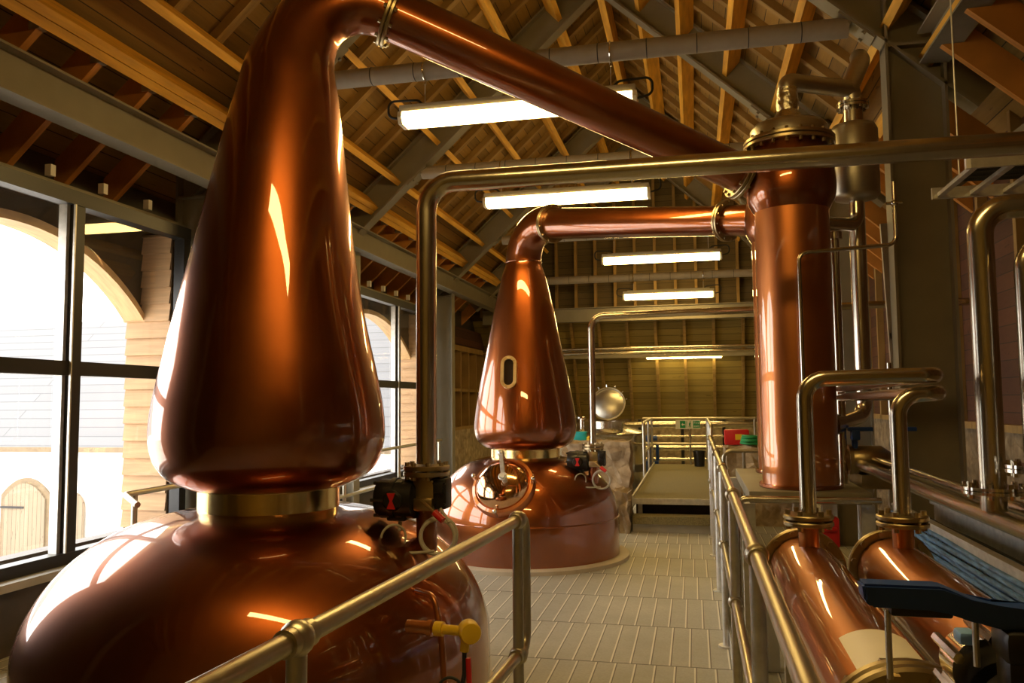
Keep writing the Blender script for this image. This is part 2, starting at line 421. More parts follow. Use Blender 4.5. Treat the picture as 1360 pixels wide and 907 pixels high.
# glazed screens
XW = -4.25
for i, (a, b, my) in enumerate(BAYS):
    w = sroot('window_%d' % (i+1), (XW, (a+b)/2, 0.5))
    m = MB()
    fx0, fx1 = XW-0.04, XW+0.06
    z0, z1 = 0.44, 3.03
    m.bx(fx0, fx1, a-0.04, b+0.06, z0, z0+0.09).bx(fx0, fx1, a-0.04, b+0.06, z1-0.1, z1)
    m.bx(fx0+.003, fx1-.003, a-0.037, a+0.05, z0+.003, z1-.003).bx(fx0+.003, fx1-.003, b-0.03, b+0.057, z0+.003, z1-.003)
    m.bx(fx0+.006, fx1-.006, my-0.05, my+0.05, z0+.006, z1-.006).bx(fx0+.009, fx1-.009, a, b, 1.735, 1.835)
    m.build('window_frame', 'frame_paint', w, smooth=False)
    m = MB(); m.bx(XW+0.055, XW+0.07, my-0.062, my-0.05, z0+0.09, z1-0.1).bx(XW-0.045, XW+0.02, my-0.085, my-0.055, z0+0.09, z1-0.1); m.build('glazing_bead', 'galvanised', w, smooth=False)
    m = MB().bx(XW-0.006, XW, a+0.03, my-0.03, z0+0.05, z1-0.05).bx(XW-0.006, XW, my+0.03, b-0.02, z0+0.05, z1-0.05)
    m.build('pane', 'glass', w, smooth=False)
    MB().bx(XW+0.06, XW+0.16, a-0.04, b+0.06, 0.40, 0.45).build('window_sill', 'panel_grey', w, smooth=False)
# stud wall beyond the windows
m = MB().bx(-4.62, -4.34, 13.2, 18.9, -0.1, 1.0)
wall_stub = m.build('stone_base', 'stone', wall_left, smooth=False)
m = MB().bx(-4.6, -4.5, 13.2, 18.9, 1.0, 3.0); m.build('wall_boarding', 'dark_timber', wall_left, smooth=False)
m = MB()
for k in range(10): m.bx(-4.5, -4.36, 13.25+0.55*k, 13.31+0.55*k, 1.0, 2.55)
m.bx(-4.5, -4.35, 13.2, 18.9, 2.5, 2.6).bx(-4.5, -4.36, 13.2, 18.9, 1.72, 1.78).bx(-4.5, -4.34, 13.2, 18.9, 1.0, 1.06)
m.build('stud_frame', 'rafter', wall_left, smooth=False)

# right wall, wall behind the camera, far end
wall_right = struct(MB().bx(XRT, XRT+0.2, Y0, 18.9, -0.12, 1.25).build('wall_right', 'stone_dark', smooth=False))
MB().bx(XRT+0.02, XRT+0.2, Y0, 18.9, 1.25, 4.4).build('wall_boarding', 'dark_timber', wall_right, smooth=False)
m = MB()
for k in range(24): m.bx(XRT-0.06, XRT+0.02, Y0+0.3+0.8*k, Y0+0.36+0.8*k, 1.25, 3.95)
m.bx(XRT-0.06, XRT+0.02, Y0, 18.9, 1.25, 1.31)
m.build('stud_frame', 'rafter', wall_right, smooth=False)
struct(MB().bx(XL, XRT+0.2, Y0-0.2, Y0, -0.12, 6.9).build('wall_front', 'gable_boards', smooth=False))
# far end: boarded gable above, hipped end below
wall_back = sroot('wall_back', (-1, 16.6, 0))
off = 0.52
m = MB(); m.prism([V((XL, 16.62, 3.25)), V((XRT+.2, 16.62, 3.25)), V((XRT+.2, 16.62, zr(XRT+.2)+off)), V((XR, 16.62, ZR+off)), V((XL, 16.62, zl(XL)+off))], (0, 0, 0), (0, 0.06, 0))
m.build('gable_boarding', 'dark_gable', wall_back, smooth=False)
m = MB()
x = -4.4
while x < 2.4:
    m.bx(x, x+0.055, 16.5, 16.62, 3.3, zroof(x)+0.4); x += 0.405
m.build('gable_stud_frame', 'rafter', wall_back, smooth=False)
m = MB(); m.prism([V((XL, 16.64, 3.32)), V((XRT+.2, 16.64, 3.32)), V((XRT+.2, 18.75, 1.05)), V((XL, 18.75, 1.05))], (0, 0, 0), (0, 0.05, 0.05))
m.build('hip_boarding', 'gable_boards', wall_back, smooth=False)
for k in range(12):
    x = -4.2+0.575*k
    xb = -0.2+(x+0.2)*1.05
    MB().beam((x, 16.55, 3.31), (xb, 18.62, 1.09), 0.06, 0.14, (0, 0.7, 0.7)).build('hip_rafter', 'rafter', wall_back, smooth=False)
MB().bx(XL, XRT+.2, 18.7, 18.9, -0.12, 1.12).build('stone_base', 'stone_dark', wall_back, smooth=False)

# ------------------------------------------------------------------ roof
ceiling = sroot('ceiling', (XR, 7.5, ZR+0.5))
BO = 0.52
m = MB()
for (xa, xb) in ((XR, XL-0.3), (XR, XRT+0.6)):
    m.prism([V((xa, Y0-.2, zroof(xa)+BO)), V((xb, Y0-.2, zroof(xb)+BO)), V((xb, Y0-.2, zroof(xb)+BO+0.06)), V((xa, Y0-.2, zroof(xa)+BO+0.06))], (0, 0, 0), (0, 16.68-Y0+.2, 0))
m.build('roof_boarding', 'boards', ceiling, smooth=False)
up_l = V((-SL, 0, 1)).normalized(); up_r = V((SL, 0, 1)).normalized()
FR = [1.5, 6.2, 9.1, 13.1, 15.5]
# common rafters under the boards
y = -1.3; k = 0
while y < 16.5:
    if min(abs(y-f) for f in FR) > 0.1:
        for (xa, xb, u, xh) in ((XR, -3.58, up_l, 0), (XR, 1.6, up_r, 1)):
            MB().beam((xa, y, zroof(xa)+BO-0.045), (xb, y, zroof(xb)+BO-0.045), 0.085, 0.08, u).build('rafter', 'rafter', ceiling, smooth=False)
    y += 0.52
# purlins
def purlin(x, w, h, off=0.13, mat='timber'):
    u = up_l if x < XR else up_r
    p = V((x, Y0, zroof(x)+off)) + u*(h/2)
    MB().beam(p, p+V((0, 16.5-Y0, 0)), w, h, u).build('purlin', mat, ceiling, smooth=False)
purlin(-3.765, 0.062, 0.22, 0.11); purlin(-3.715, 0.062, 0.22, 0.11)
for x in (-3.42, -2.92, -2.43, -1.93, -1.43): purlin(x, 0.062, 0.22)
for x in (-0.53, -0.08, 0.41, 0.91, 1.41): purlin(x, 0.062, 0.22)
purlin(1.66, 0.062, 0.22, 0.11); purlin(1.70, 0.062, 0.22, 0.11)
MB().bx(XR-0.04, XR+0.04, Y0, 16.5, ZR+0.02, ZR+0.42).build('ridge_beam', 'timber', ceiling, smooth=False)
# rafters hung from the double purlin down to the eaves, with steel hangers
y = -1.12
while y < 16.3:
    if min(abs(y-f) for f in FR) > 0.14:
        b = MB(); b.beam((-3.82, y, 3.955), (-4.70, y, 3.955-0.88*SL), 0.052, 0.19, up_l); o = b.build('eaves_rafter', 'timber_x', ceiling, smooth=False)
        MB().beam((1.75, y+0.25, zr(1.75)+0.20), (XRT+0.1, y+0.25, zr(XRT+0.1)+0.20), 0.055, 0.20, up_r).build('eaves_rafter', 'timber_x', ceiling, smooth=False)
        MB().bx(-3.89, -3.812, y-0.031, y+0.031, 3.81, 3.86).bx(-3.82, -3.812, y-0.05, y+0.05, 3.86, 4.0).build('joist_hanger', 'galvanised', o, smooth=False)
    y += 0.515
m = MB()
m.bx(-4.62, -4.30, Y0, 12.9, 3.03, 3.09)
for k in range(50):
    yy = Y0+0.2+0.515*k*0.55
m.build('eaves_plate', 'steel_paint', ceiling, smooth=False)
for k in range(26):
    yy = -1.0+0.515*k
    MB().bx(-4.36, -4.31, yy, yy+0.045, 3.12, 3.20).build('noggin_light_block', 'label', ceiling, smooth=False)  # white noggin ends, the colour stands in for small squares of light

# steel portal frames: columns, rafters, tie tube
XC0, XC1 = -4.36, -3.96      # window-side column
XD0, XD1 = 1.40, 1.80        # aisle column
WORD = ['nearest, overhead beside the front still', 'its column beside the small stainless cylinder', 'just behind the tall neck of the front still', 'rising behind the rear still', 'last, in front of the dark gable']
TIEZ = [4.26, 4.26, 4.28, 4.23, 3.87]
TIEX = [(-2.95, 1.22), (-2.95, 1.22), (-3.18, 0.80), (-3.14, 0.90), (-3.1, 1.15)]
for i, fy in enumerate(FR):
    t = thing('portal_frame', 'grey painted steel portal frame of I-beams, ' + WORD[i], 'steel frame', (XR, fy, 0), 'steel portal frames')
    h = 0.33; hv = h/2*math.sqrt(1+SL*SL)
    if i < 4:
        m = MB().ibeam(((XC0+XC1)/2, fy, -0.1), ((XC0+XC1)/2, fy, 3.62), XC1-XC0, 0.17, 0.02, 0.014, (1, 0, 0))
        m.bx(XC0, XC1, fy-0.08, fy+0.08, 3.32, 3.335); m.build('column', 'steel_paint', t, smooth=False)
    m = MB().ibeam(((XD0+XD1)/2, fy, -0.1), ((XD0+XD1)/2, fy, zr(XD0)+0.45), XD1-XD0, 0.17, 0.02, 0.014, (1, 0, 0))
    m.bx(XD0, XD1, fy-0.08, fy+0.08, zr(XD0)-0.04, zr(XD0)-0.02); m.build('column', 'steel_paint', t, smooth=False)
    m = MB().ibeam((XC0+0.05, fy, zl(XC0+0.05)+hv), (XR, fy, ZR+hv), h, 0.17, 0.02, 0.012, up_l); m.build('steel_rafter', 'steel_paint', t, smooth=False)
    m = MB().ibeam((XD1+0.3, fy, zr(XD1+0.3)+hv), (XR, fy, ZR+hv), h, 0.17, 0.02, 0.012, up_r); m.build('steel_rafter', 'steel_paint', t, smooth=False)
    if TIEZ[i]:
        a, b = TIEX[i]; z = TIEZ[i]
        m = MB().cyl((a+0.05, fy, z), (b-0.05, fy, z), 0.075, 24); tt = m.build('tie_tube', 'tie_paint', t)
        nj = 11
        for k in range(1, nj): MB().ring((a+(b-a)*k/nj, fy, z), (1, 0, 0), 0.0745, 0.004, 24, 6).build('joint_ring', 'black', tt)
        for xx in (a, b):
            u = up_l if xx < XR else up_r
            dirn = V((1, 0, SL)) if xx < XR else V((1, 0, -SL))
            zz = zroof(xx)
            MB().beam(V((xx, fy, zz-0.012))-dirn*0.12, V((xx, fy, zz-0.012))+dirn*0.12, 0.16, 0.02, u).bolts((xx, fy, zz-0.03), u, 0.09, 4, 0.016, 0.03).build('end_plate', 'steel_paint', t)
# eaves beams along the building
b = MB()
tag(MB().ibeam((-3.93, Y0, 3.50), (-3.93, 16.5, 3.50), 0.28, 0.17, 0.016, 0.012, (0, 0, 1)).build('eaves_beam', 'steel_paint', smooth=False), 'long grey steel I-beam running over the arched windows', 'steel beam', 'eaves beams')
tag(MB().ibeam((1.72, Y0, 4.02), (1.72, 6.12, 4.02), 0.24, 0.20, 0.016, 0.012, (0, 0, 1)).build('eaves_beam', 'steel_paint', smooth=False), 'grey steel beam coming forward from the top of the right-hand column', 'steel beam', 'eaves beams')
tag(MB().ibeam((-4.3, 16.35, 3.27), (2.3, 16.35, 3.27), 0.29, 0.17, 0.016, 0.012, (0, 0, 1)).build('cross_beam', 'steel_paint', smooth=False), 'upper grey steel beam crossing the foot of the far gable', 'steel beam')
tag(MB().ibeam((-4.3, 17.2, 2.52), (2.3, 17.2, 2.52), 0.20, 0.15, 0.014, 0.01, (0, 0, 1)).build('cross_beam', 'steel_paint', smooth=False), 'lower thinner steel beam crossing the far boarded slope', 'steel beam')

# ------------------------------------------------------------------ outside
struct(MB().bx(-60, -4.8, -20, 60, -3.4, -3.2).build('trim_yard', 'ground', smooth=False))
bl = thing('outbuilding', 'white harled outbuilding with grey slate roof seen through the windows', 'building', (-20, 20, -3.2))
MB().bx(-45, -6, 20, 26, -3.2, 0.30).build('wall', 'plaster', bl, smooth=False)
MB().prism([V((-45.2, 19.85, 0.32)), V((-45.2, 24.3, 4.45)), V((-45.2, 28.5, 0.32)), V((-45.2, 28.5, 0.22)), V((-45.2, 24.3, 4.3)), V((-45.2, 19.85, 0.22))], (0, 0, 0), (39.5, 0, 0)).build('roof', 'slate', bl, smooth=False)
MB().bx(-45.2, -5.7, 19.78, 19.98, 0.20, 0.34).build('eaves_board', 'door_trim', bl, smooth=False)
def arched_leaf(x0, x1, zb, zs, rise, y, th, name, mat, parent):
    n = 14; pts = [V((x0, y, zb)), V((x1, y, zb))]
    for k in range(n+1):
        u = k/n; x = x1+(x0-x1)*u
        pts.append(V((x, y, zs + rise*math.sin(PI/2*min(1, (1-u)*1.6)) if False else zs+rise*(1-(2*(x-(x0+x1)/2)/(x1-x0))**2))))
    return MB().prism(pts, (0, 0, 0), (0, th, 0)).build(name, mat, parent, smooth=False)
dr = arched_leaf(-19.75, -18.05, -3.2, -1.05, 0.5, 19.93, 0.1, 'door_surround', 'door_trim', bl)
lf = arched_leaf(-19.6, -18.2, -3.2, -1.15, 0.45, 19.88, 0.06, 'door', 'pale_wood', bl)
MB().bx(-19.7, -18.9, 19.85, 19.88, -1.42, -1.36).bx(-19.7, -18.9, 19.85, 19.88, -2.95, -2.89).build('strap_hinge', 'black', lf, smooth=False)
arched_leaf(-17.45, -16.9, -3.2, -1.25, 0.3, 19.85, 0.08, 'door', 'pale_wood', bl)

# ------------------------------------------------------------------ fluorescent lamps
def lamp_fitting(x, y, z, L, label, tie):
    """a twin-tube fitting slung by two wires from the tie tube of its frame"""
    t = thing('fluorescent_lamp', label, 'ceiling lamp', (x, y, z), 'fluorescent lamps')
    h = L/2
    MB().box((x, y, z+0.068), (L-0.01, 0.185, 0.06), None, 0.009).box((x, y, z+0.108), (L*0.9, 0.07, 0.024), None, 0.004).build('housing', 'lamp_body', t)
    pr = [(-0.09, 0.04), (-0.10, -0.005), (-0.07, -0.055), (0.07, -0.055), (0.10, -0.005), (0.09, 0.04)]
    m = MB(); m.prism([V((x-h+0.03, y+a, z+b)) for a, b in pr], (0, 0, 0), (L-0.06, 0, 0)); m.build('diffuser', 'lamp', t, smooth=False)
    for s in (-1, 1):
        m = MB(); m.prism([V((x+s*(h-0.03), y+a*1.04, z+b*1.04)) for a, b in pr], (0, 0, 0), (s*0.035, 0, 0)); m.build('end_cap', 'lamp_end', t, smooth=False)
        xx = x+s*(h-0.2)
        w = MB().cyl((xx, y, z+0.11), (xx, y, tie-0.074), 0.004, 6).build('hanger_wire', 'galvanised', t)
        MB().ring((xx, y, tie), (1, 0, 0), 0.079, 0.008, 28, 8).cyl((xx, y, tie-0.115), (xx, y, tie-0.075), 0.011, 10).build('tie_clamp', 'chrome', w)
    for s in (-1, 1):
        MB().tube(fillet([(x+s*h, y, z+0.01), (x+s*(h+0.12), y, z+0.035), (x+s*(h+0.12), y, z+0.17), (x+s*(h-0.14), y, z+0.16), (x+s*(h-0.2), y, z+0.10)], 0.055), 0.010, 8).build('supply_cable', 'rubber', t)
    return t
lamp_fitting(-1.345, 6.2, 3.86, 1.93, 'nearest lit fluorescent lamp, partly behind the sloping copper arm', 4.26)
lamp_fitting(-1.395, 9.1, 3.86, 1.92, 'second lit fluorescent lamp, above the bend of the rear still', 4.28)
lamp_fitting(-0.476, 13.1, 3.80, 1.89, 'third lit fluorescent lamp, hanging over the raised walkway', 4.23)
lamp_fitting(-0.442, 15.5, 3.50, 1.70, 'farthest bright fluorescent lamp, before the dark gable', 3.87)
lamp_fitting(-0.50, 1.5, 3.86, 1.92, 'lit fluorescent lamp overhead, seen reflected as a streak in the front still neck', 4.26)
t = thing('strip_lamp', 'thin dim strip lamp fixed across the far boarded slope', 'ceiling lamp', (-0.2, 16.9, 2.36))
MB().bx(-0.98, 0.58, 17.16, 17.24, 2.405, 2.42).build('housing', 'lamp_body', t, smooth=False)
MB().bx(-0.96, 0.56, 17.14, 17.26, 2.39, 2.405).build('diffuser', 'lamp_dim', t, smooth=False)

# ------------------------------------------------------------------ copper pot stills
def smooth_prof(p, n=6):
    """Catmull-Rom through profile points"""
    out = []
    for i in range(len(p)-1):
        p0 = p[max(i-1, 0)]; p1 = p[i]; p2 = p[i+1]; p3 = p[min(i+2, len(p)-1)]
        for k in range(n):
            u = k/n
            out.append(tuple(0.5*((2*p1[j]) + (-p0[j]+p2[j])*u + (2*p0[j]-5*p1[j]+4*p2[j]-p3[j])*u*u + (-p0[j]+3*p1[j]-3*p2[j]+p3[j])*u**3) for j in range(len(p1))))
    out.append(tuple(p[-1])); return out
def still(C, label, pot, collar, axis_pts, bendr, arm_end, arm_r0, arm_r1, flange_at, base_r, pr):
    """axis_pts: (dx, dy, z, r) of the neck from the collar up to the point where the arm leaves"""
    cx, cy = C
    t = thing('pot_still', label, 'pot still', (cx, cy, 0), 'copper pot stills')
    MB().lathe(smooth_prof(pot, 5), (cx, cy, 0), (0, 0, 1), 96).build('pot', 'copper', t, ang=60)
    r, z0, z1 = collar
    MB().lathe([(r-0.03, z0-0.012), (r, z0), (r, z1), (r-0.03, z1+0.01)], (cx, cy, 0), (0, 0, 1), 72).build('collar', 'brass', t)
    MB().lathe([(pr-0.02, 0.0), (base_r, 0.0), (base_r, 0.035), (base_r-0.03, 0.045), (pr-0.02, 0.045)], (cx, cy, 0), (0, 0, 1), 72).build('base_ring', 'plinth', t)
    sp = smooth_prof(axis_pts, 6)
    pts = [V((cx+a, cy+b, z)) for a, b, z, _ in sp]; rs = [q for *_, q in sp]
    m = MB().tube(pts, rs, 72); m.build('neck', 'copper', t, ang=60)
    return t
dA = V((2.51, 1.16, 0)).normalized()
def neck_pts(lower, shift, bend):
    """lower: (r, z) rows; shift along the arm direction by z"""
    return [(shift(z)*dA.x, shift(z)*dA.y, z, r) for r, z in lower] + bend
# front still ------------------------------------------------------
C1 = (-2.15, 3.84)
pot1 = [(0.352, 1.0), (0.39, 0.992), (0.50, 0.975), (0.65, 0.935), (0.78, 0.875), (0.89, 0.80), (0.985, 0.705), (1.06, 0.595), (1.11, 0.475), (1.13, 0.35), (1.13, 0.02)]
def sh1(z): return 0.0 if z < 1.9 else 0.085*((z-1.9)/1.5)**1.3
low1 = [(0.34, 1.095), (0.41, 1.115), (0.50, 1.163), (0.555, 1.235), (0.582, 1.33), (0.585, 1.42), (0.572, 1.54), (0.545, 1.68), (0.508, 1.85), (0.463, 2.06), (0.424, 2.26), (0.388, 2.46), (0.346, 2.72), (0.305, 2.97), (0.272, 3.15), (0.245, 3.29)]
E1 = V((0.30, 4.972, 2.885)); S1 = V((-1.60, 4.095, 3.685))
armd = (E1-S1).normalized()
# bend in the vertical plane through the neck: from near-vertical to the falling arm
def plan(s, z, r): return (dA.x*s, dA.y*s, z, r)
b1 = [plan(0.105, 3.42, 0.215), plan(0.165, 3.555, 0.19), plan(0.265, 3.66, 0.172), plan(0.40, 3.715, 0.16), plan(0.52, 3.714, 0.155), plan(0.6075, 3.685, 0.150)]
s1 = still(C1, 'large copper pot still in front by the windows, with tall tapering neck', pot1, (0.352, 0.99, 1.10), neck_pts(low1, sh1, b1), 0, None, 0, 0, None, 1.2, 1.13)
fl = MB(); fl.disc(S1, armd, 0.188, 0.02, 40, 0.004).disc(S1+armd*0.024, armd, 0.188, 0.02, 40, 0.004).bolts(S1+armd*0.012, armd, 0.170, 12, 0.011, 0.075); fl.build('arm_flange', 'gunmetal', s1)
MB().tube([S1+armd*0.012, S1.lerp(E1, 0.5), E1], [0.148, 0.131, 0.113], 48).build('lyne_arm', 'copper', s1)
# rear still -------------------------------------------------------
C2 = (-1.68, 8.05)
pot2 = [(0.345, 0.975), (0.38, 0.972), (0.47, 0.955), (0.58, 0.915), (0.70, 0.835), (0.80, 0.735), (0.87, 0.62), (0.91, 0.50), (0.925, 0.38), (0.928, 0.28), (0.928, 0.02)]
low2 = [(0.345, 1.052), (0.41, 1.075), (0.475, 1.125), (0.505, 1.19), (0.517, 1.26), (0.510, 1.36), (0.490, 1.50), (0.455, 1.70), (0.415, 1.90), (0.374, 2.10), (0.335, 2.30), (0.292, 2.52), (0.255, 2.68), (0.215, 2.83), (0.185, 2.92), (0.182, 2.98)]
E2 = V((0.265, 6.286, 2.885)); S2 = V((-1.325, 7.728, 3.264))
arm2 = (E2-S2).normalized(); d2 = V((E2.x-C2[0], E2.y-C2[1], 0)).normalized()
def plan2(s, z, r): return (d2.x*s, d2.y*s, z, r)
b2 = [plan2(0.02, 3.06, 0.182), plan2(0.075, 3.16, 0.178), plan2(0.18, 3.245, 0.172), plan2(0.32, 3.29, 0.165), plan2(0.44, 3.285, 0.158), plan2(0.479, 3.264, 0.152)]
s2 = still(C2, 'smaller copper pot still at the back, with oval sight glass and round manhole', pot2, (0.348, 0.966, 1.06), [(0, 0, z, r) for r, z in low2] + b2, 0, None, 0, 0, None, 1.02, 0.93)
fl = MB(); fl.disc(S2, arm2, 0.19, 0.02, 40, 0.004).disc(S2+arm2*0.024, arm2, 0.19, 0.02, 40, 0.004).bolts(S2+arm2*0.012, arm2, 0.172, 12, 0.010, 0.07); fl.build('arm_flange', 'gunmetal', s2)
MB().tube([S2+arm2*0.012, S2.lerp(E2, 0.5), E2], [0.15, 0.132, 0.113], 48).build('lyne_arm', 'copper', s2)
m = MB().ring((C2[0], C2[1], 2.945), (0, 0, 1), 0.183, 0.006, 48, 8); m.ring((C2[0], C2[1], 0.40), (0, 0, 1), 0.922, 0.008, 72, 8); m.build('seam', 'copper', s2)
# sight glass on the rear neck
def oval(hw, hh, n=10):
    pts = []
    for k in range(n+1):
        a = PI*k/n; pts.append((hw*math.cos(a), hh-hw + hw*math.sin(a)))
    for k in range(n+1):
        a = PI+PI*k/n; pts.append((hw*math.cos(a), -(hh-hw) + hw*math.sin(a)))
    return pts
nrm = V((0.06, -0.985, 0.17)).normalized(); gx = V((1, 0.06, 0)).normalized(); gz = nrm.cross(gx)*-1
if gz.z < 0: gz = -gz
gc = V((-1.738, 7.600, 1.803))
P_o = oval(0.078, 0.16); P_i = oval(0.047, 0.128)
m = MB()
n = len(P_o)
vo = [[m.bm.verts.new(gc + gx*a + gz*b + nrm*d) for a, b in P] for P, d in ((P_o, -0.06), (P_o, 0.05), (P_i, 0.05), (P_i, 0.022))]
for A, B in zip(vo[:-1], vo[1:]):
    for k in range(n): m._face((A[k], A[(k+1) % n], B[(k+1) % n], B[k]))
for k in range(10):
    a, b = P_o[int(k*n/10)]; a2, b2_ = P_i[int(k*n/10)]
    p = gc + gx*((a+a2)/2) + gz*((b+b2_)/2); m.tube([p, p+nrm*0.062], 0.009, 6)
sg = m.build('sight_glass', 'brass_rim', s2)
m = MB(); m.prism([gc+gx*a+gz*b+nrm*0.012 for a, b in P_i], (0, 0, 0), nrm*0.012); m.build('glass_pane', 'dark_glass', sg, smooth=False)
# manhole on the rear shoulder
mn = V((-0.10, -0.80, 0.62)).normalized(); mc = V((-1.73, 7.27, 0.755))
m = MB().lathe([(0.225, -0.06), (0.295, -0.06), (0.30, -0.02), (0.29, 0.02), (0.262, 0.03), (0.25, 0.012), (0.225, 0.012)], mc, mn, 56)
mh = m.build('manhole', 'copper_bright', s2)
m = MB().lathe([(0.252, 0.0), (0.252, 0.035), (0.22, 0.085), (0.16, 0.125), (0.08, 0.148), (0.0, 0.155)], mc, mn, 56)
dome = m.build('manhole_lid', 'copper_lid', mh)
mx, my_ = frame_for(mn)
upm = (V((0, 0, 1)) - mn*mn.z).normalized(); sx = upm.cross(mn).normalized()
m = MB(); top = mc+upm*0.30+mn*0.05-sx*0.07*-1
a = mc + upm*0.285 - sx*(-0.06) + mn*0.06; bq = mc + mn*0.155 + sx*(-0.0)
m.beam(mc+upm*0.30+mn*0.09-sx*0.06, mc+mn*0.20+sx*0.07-upm*0.03, 0.036, 0.03, mn)
m.sphere(mc+upm*0.30+mn*0.09-sx*0.06, 0.034).cyl(mc+upm*0.30-sx*0.06, mc+upm*0.30+mn*0.09-sx*0.06, 0.02, 10).cyl(mc+mn*0.12+sx*0.07-upm*0.03, mc+mn*0.235+sx*0.07-upm*0.03, 0.024)
m.ring(mc+mn*0.22+sx*0.07-upm*0.03, mn, 0.034, 0.008)
m.build('clamp_bar', 'galvanised', mh)
for q in (mc+sx*0.29+upm*0.06, mc-sx*0.29+upm*0.07, mc-upm*0.29):
    MB().cyl(q-mn*0.02, q+mn*0.05, 0.016, 10).sphere(q+mn*0.055, 0.022).build('swing_bolt', 'chrome', mh)
# dial fitted on the front still: copper gauge line
m = MB().tube(fillet([(-1.16, 3.29, 0.74), (-1.06, 3.22, 0.74), (-1.02, 3.19, 0.60), (-0.985, 3.15, 0.30), (-0.985, 3.15, 0.02)], 0.06), 0.013, 12)
m.build('drip_line', 'copper_bright', s1)

# ------------------------------------------------------------------ actuated valves with rising vapour pipes
def valve(x, y, zt, zbot, label, R):
    """valve between a stub on the still (zbot) and a pipe foot (zt)"""
    t = thing('valve', label, 'valve', (x, y, zbot), 'motorised valves on the stills')
    s = R/0.05
    m = MB().disc((x, y, zt-0.018), (0, 0, 1), 0.115*s, 0.022, 32, 0.003).disc((x, y, zt-0.047), (0, 0, 1), 0.115*s, 0.022, 32, 0.003).bolts((x, y, zt-0.033), (0, 0, 1), 0.095*s, 8, 0.012*s, 0.085)
    m.build('flange', 'gunmetal', t)
    m = MB().box((x, y, zt-0.14), (0.12*s, 0.12*s, 0.14), None, 0.015).box((x+0.01, y-0.06, zt-0.19), (0.10*s, 0.07, 0.06), None, 0.01).cyl((x, y, zt-0.06), (x, y, zt-0.08), 0.06*s)
    body = m.build('valve_body', 'gunmetal', t)
    m = MB().cyl((x, y, zbot-0.06), (x, y, zt-0.20), 0.052*s); m.disc((x, y, zt-0.215), (0, 0, 1), 0.075*s, 0.025)
    m.build('stub', 'copper', t)
    ax = x-0.135; az = zt-0.17
    m = MB().lathe([(0, -0.105), (0.085, -0.105), (0.096, -0.088), (0.096, -0.03), (0.103, -0.03), (0.103, -0.005), (0.096, -0.005), (0.096, 0.085), (0.07, 0.10), (0, 0.10)], (ax, y-0.02, az), (1, 0, 0), 32)
    m.box((ax, y-0.02, az-0.085), (0.10, 0.10, 0.04), None, 0.01)
    for k in range(6):
        an = 2*PI*k/6; m.cyl((ax-0.115, y-0.02+0.09*math.cos(an), az+0.09*math.sin(an)), (ax+0.03, y-0.02+0.09*math.cos(an), az+0.09*math.sin(an)), 0.009, 8)
    act = m.build('actuator', 'black', t)
    m = MB().lathe([(0.05, 0), (0.05, 0.012), (0.04, 0.022), (0, 0.026)], (ax, y-0.108, az), (0, -1, 0), 28); ind = m.build('position_dial', 'black_metal', act)
    m = MB()
    for sgn in (1, -1): m.prism([V((ax-0.022, y-0.137, az+sgn*0.038)), V((ax+0.022, y-0.137, az+sgn*0.038)), V((ax+0.006, y-0.137, az)), V((ax-0.006, y-0.137, az))], (0, 0, 0), (0, 0.004, 0))
    m.build('red_mark', 'red', ind, smooth=False)
    m = MB().box((x+0.085, y-0.01, zt-0.14), (0.07, 0.10, 0.15), None, 0.012).box((x+0.085, y-0.07, zt-0.11), (0.05, 0.03, 0.05), None, 0.006)
    for k in range(4): m.cyl((x+0.06+0.05*(k % 2), y-0.07, zt-0.19+0.1*(k//2)), (x+0.06+0.05*(k % 2), y-0.055, zt-0.19+0.1*(k//2)), 0.007, 6)
    m.build('switch_box', 'black', t)
    p0 = V((x+0.02, y-0.13, zt-0.165)); p1 = V((x+0.10, y-0.15, zt-0.225))
    m = MB().cyl(p0, p1, 0.008, 8); hd = m.build('lever', 'gunmetal', t)
    MB().cyl(p1-(p1-p0)*0.15, p1+(p1-p0)*0.45, 0.017, 12).build('red_grip', 'red', hd)
    m = MB().ring((x+0.085, y-0.09, zt-0.34), (0.25, -1, 0.1), 0.082, 0.009, 36, 8).ring((x+0.088, y-0.075, zt-0.335), (0.35, -1, 0.05), 0.086, 0.008, 36, 8)
    m.ring((x-0.10, y-0.19, zt-0.335), (0.9, -1, 0), 0.062, 0.006, 36, 8)
    m.tube(fillet([(x-0.10, y-0.20, zt-0.397), (x+0.0, y-0.20, zt-0.40), (x+0.08, y-0.13, zt-0.40)], 0.1), 0.007, 8)
    m.tube(fillet([(ax+0.01, y-0.03, az-0.10), (ax+0.01, y-0.05, az-0.17), (ax-0.05, y-0.06, az-0.18)], 0.03), 0.010, 8)
    m.tube(fillet([(x+0.09, y-0.06, zt-0.21), (x+0.14, y-0.08, zt-0.27)], 0.02), 0.008, 8)
    m.build('coiled_cable', 'cable', t)
    return t
valve(-1.305, 3.85, 1.225, 0.86, 'black motorised valve with red dial on the front still shoulder', 0.05)
valve(-0.965, 7.80, 1.12, 0.80, 'small black motorised valve on the rear still shoulder', 0.045)
tag(MB().tube(fillet([(-1.305, 3.85, 1.225), (-1.305, 3.85, 2.64), (2.2, 3.85, 2.625), (XRT, 3.85, 2.625)], 0.15, 12), 0.051, 24).build('vapour_pipe', 'stainless'), 'thick stainless pipe rising from the front still valve and crossing in front of the condensers', 'pipe')
tag(MB().tube(fillet([(-0.965, 7.80, 1.12), (-0.965, 7.80, 2.345), (1.8, 7.80, 2.37), (XRT, 7.8, 2.37)], 0.13, 12), 0.034, 20).build('vapour_pipe', 'stainless'), 'slimmer stainless pipe rising from the rear still valve', 'pipe')

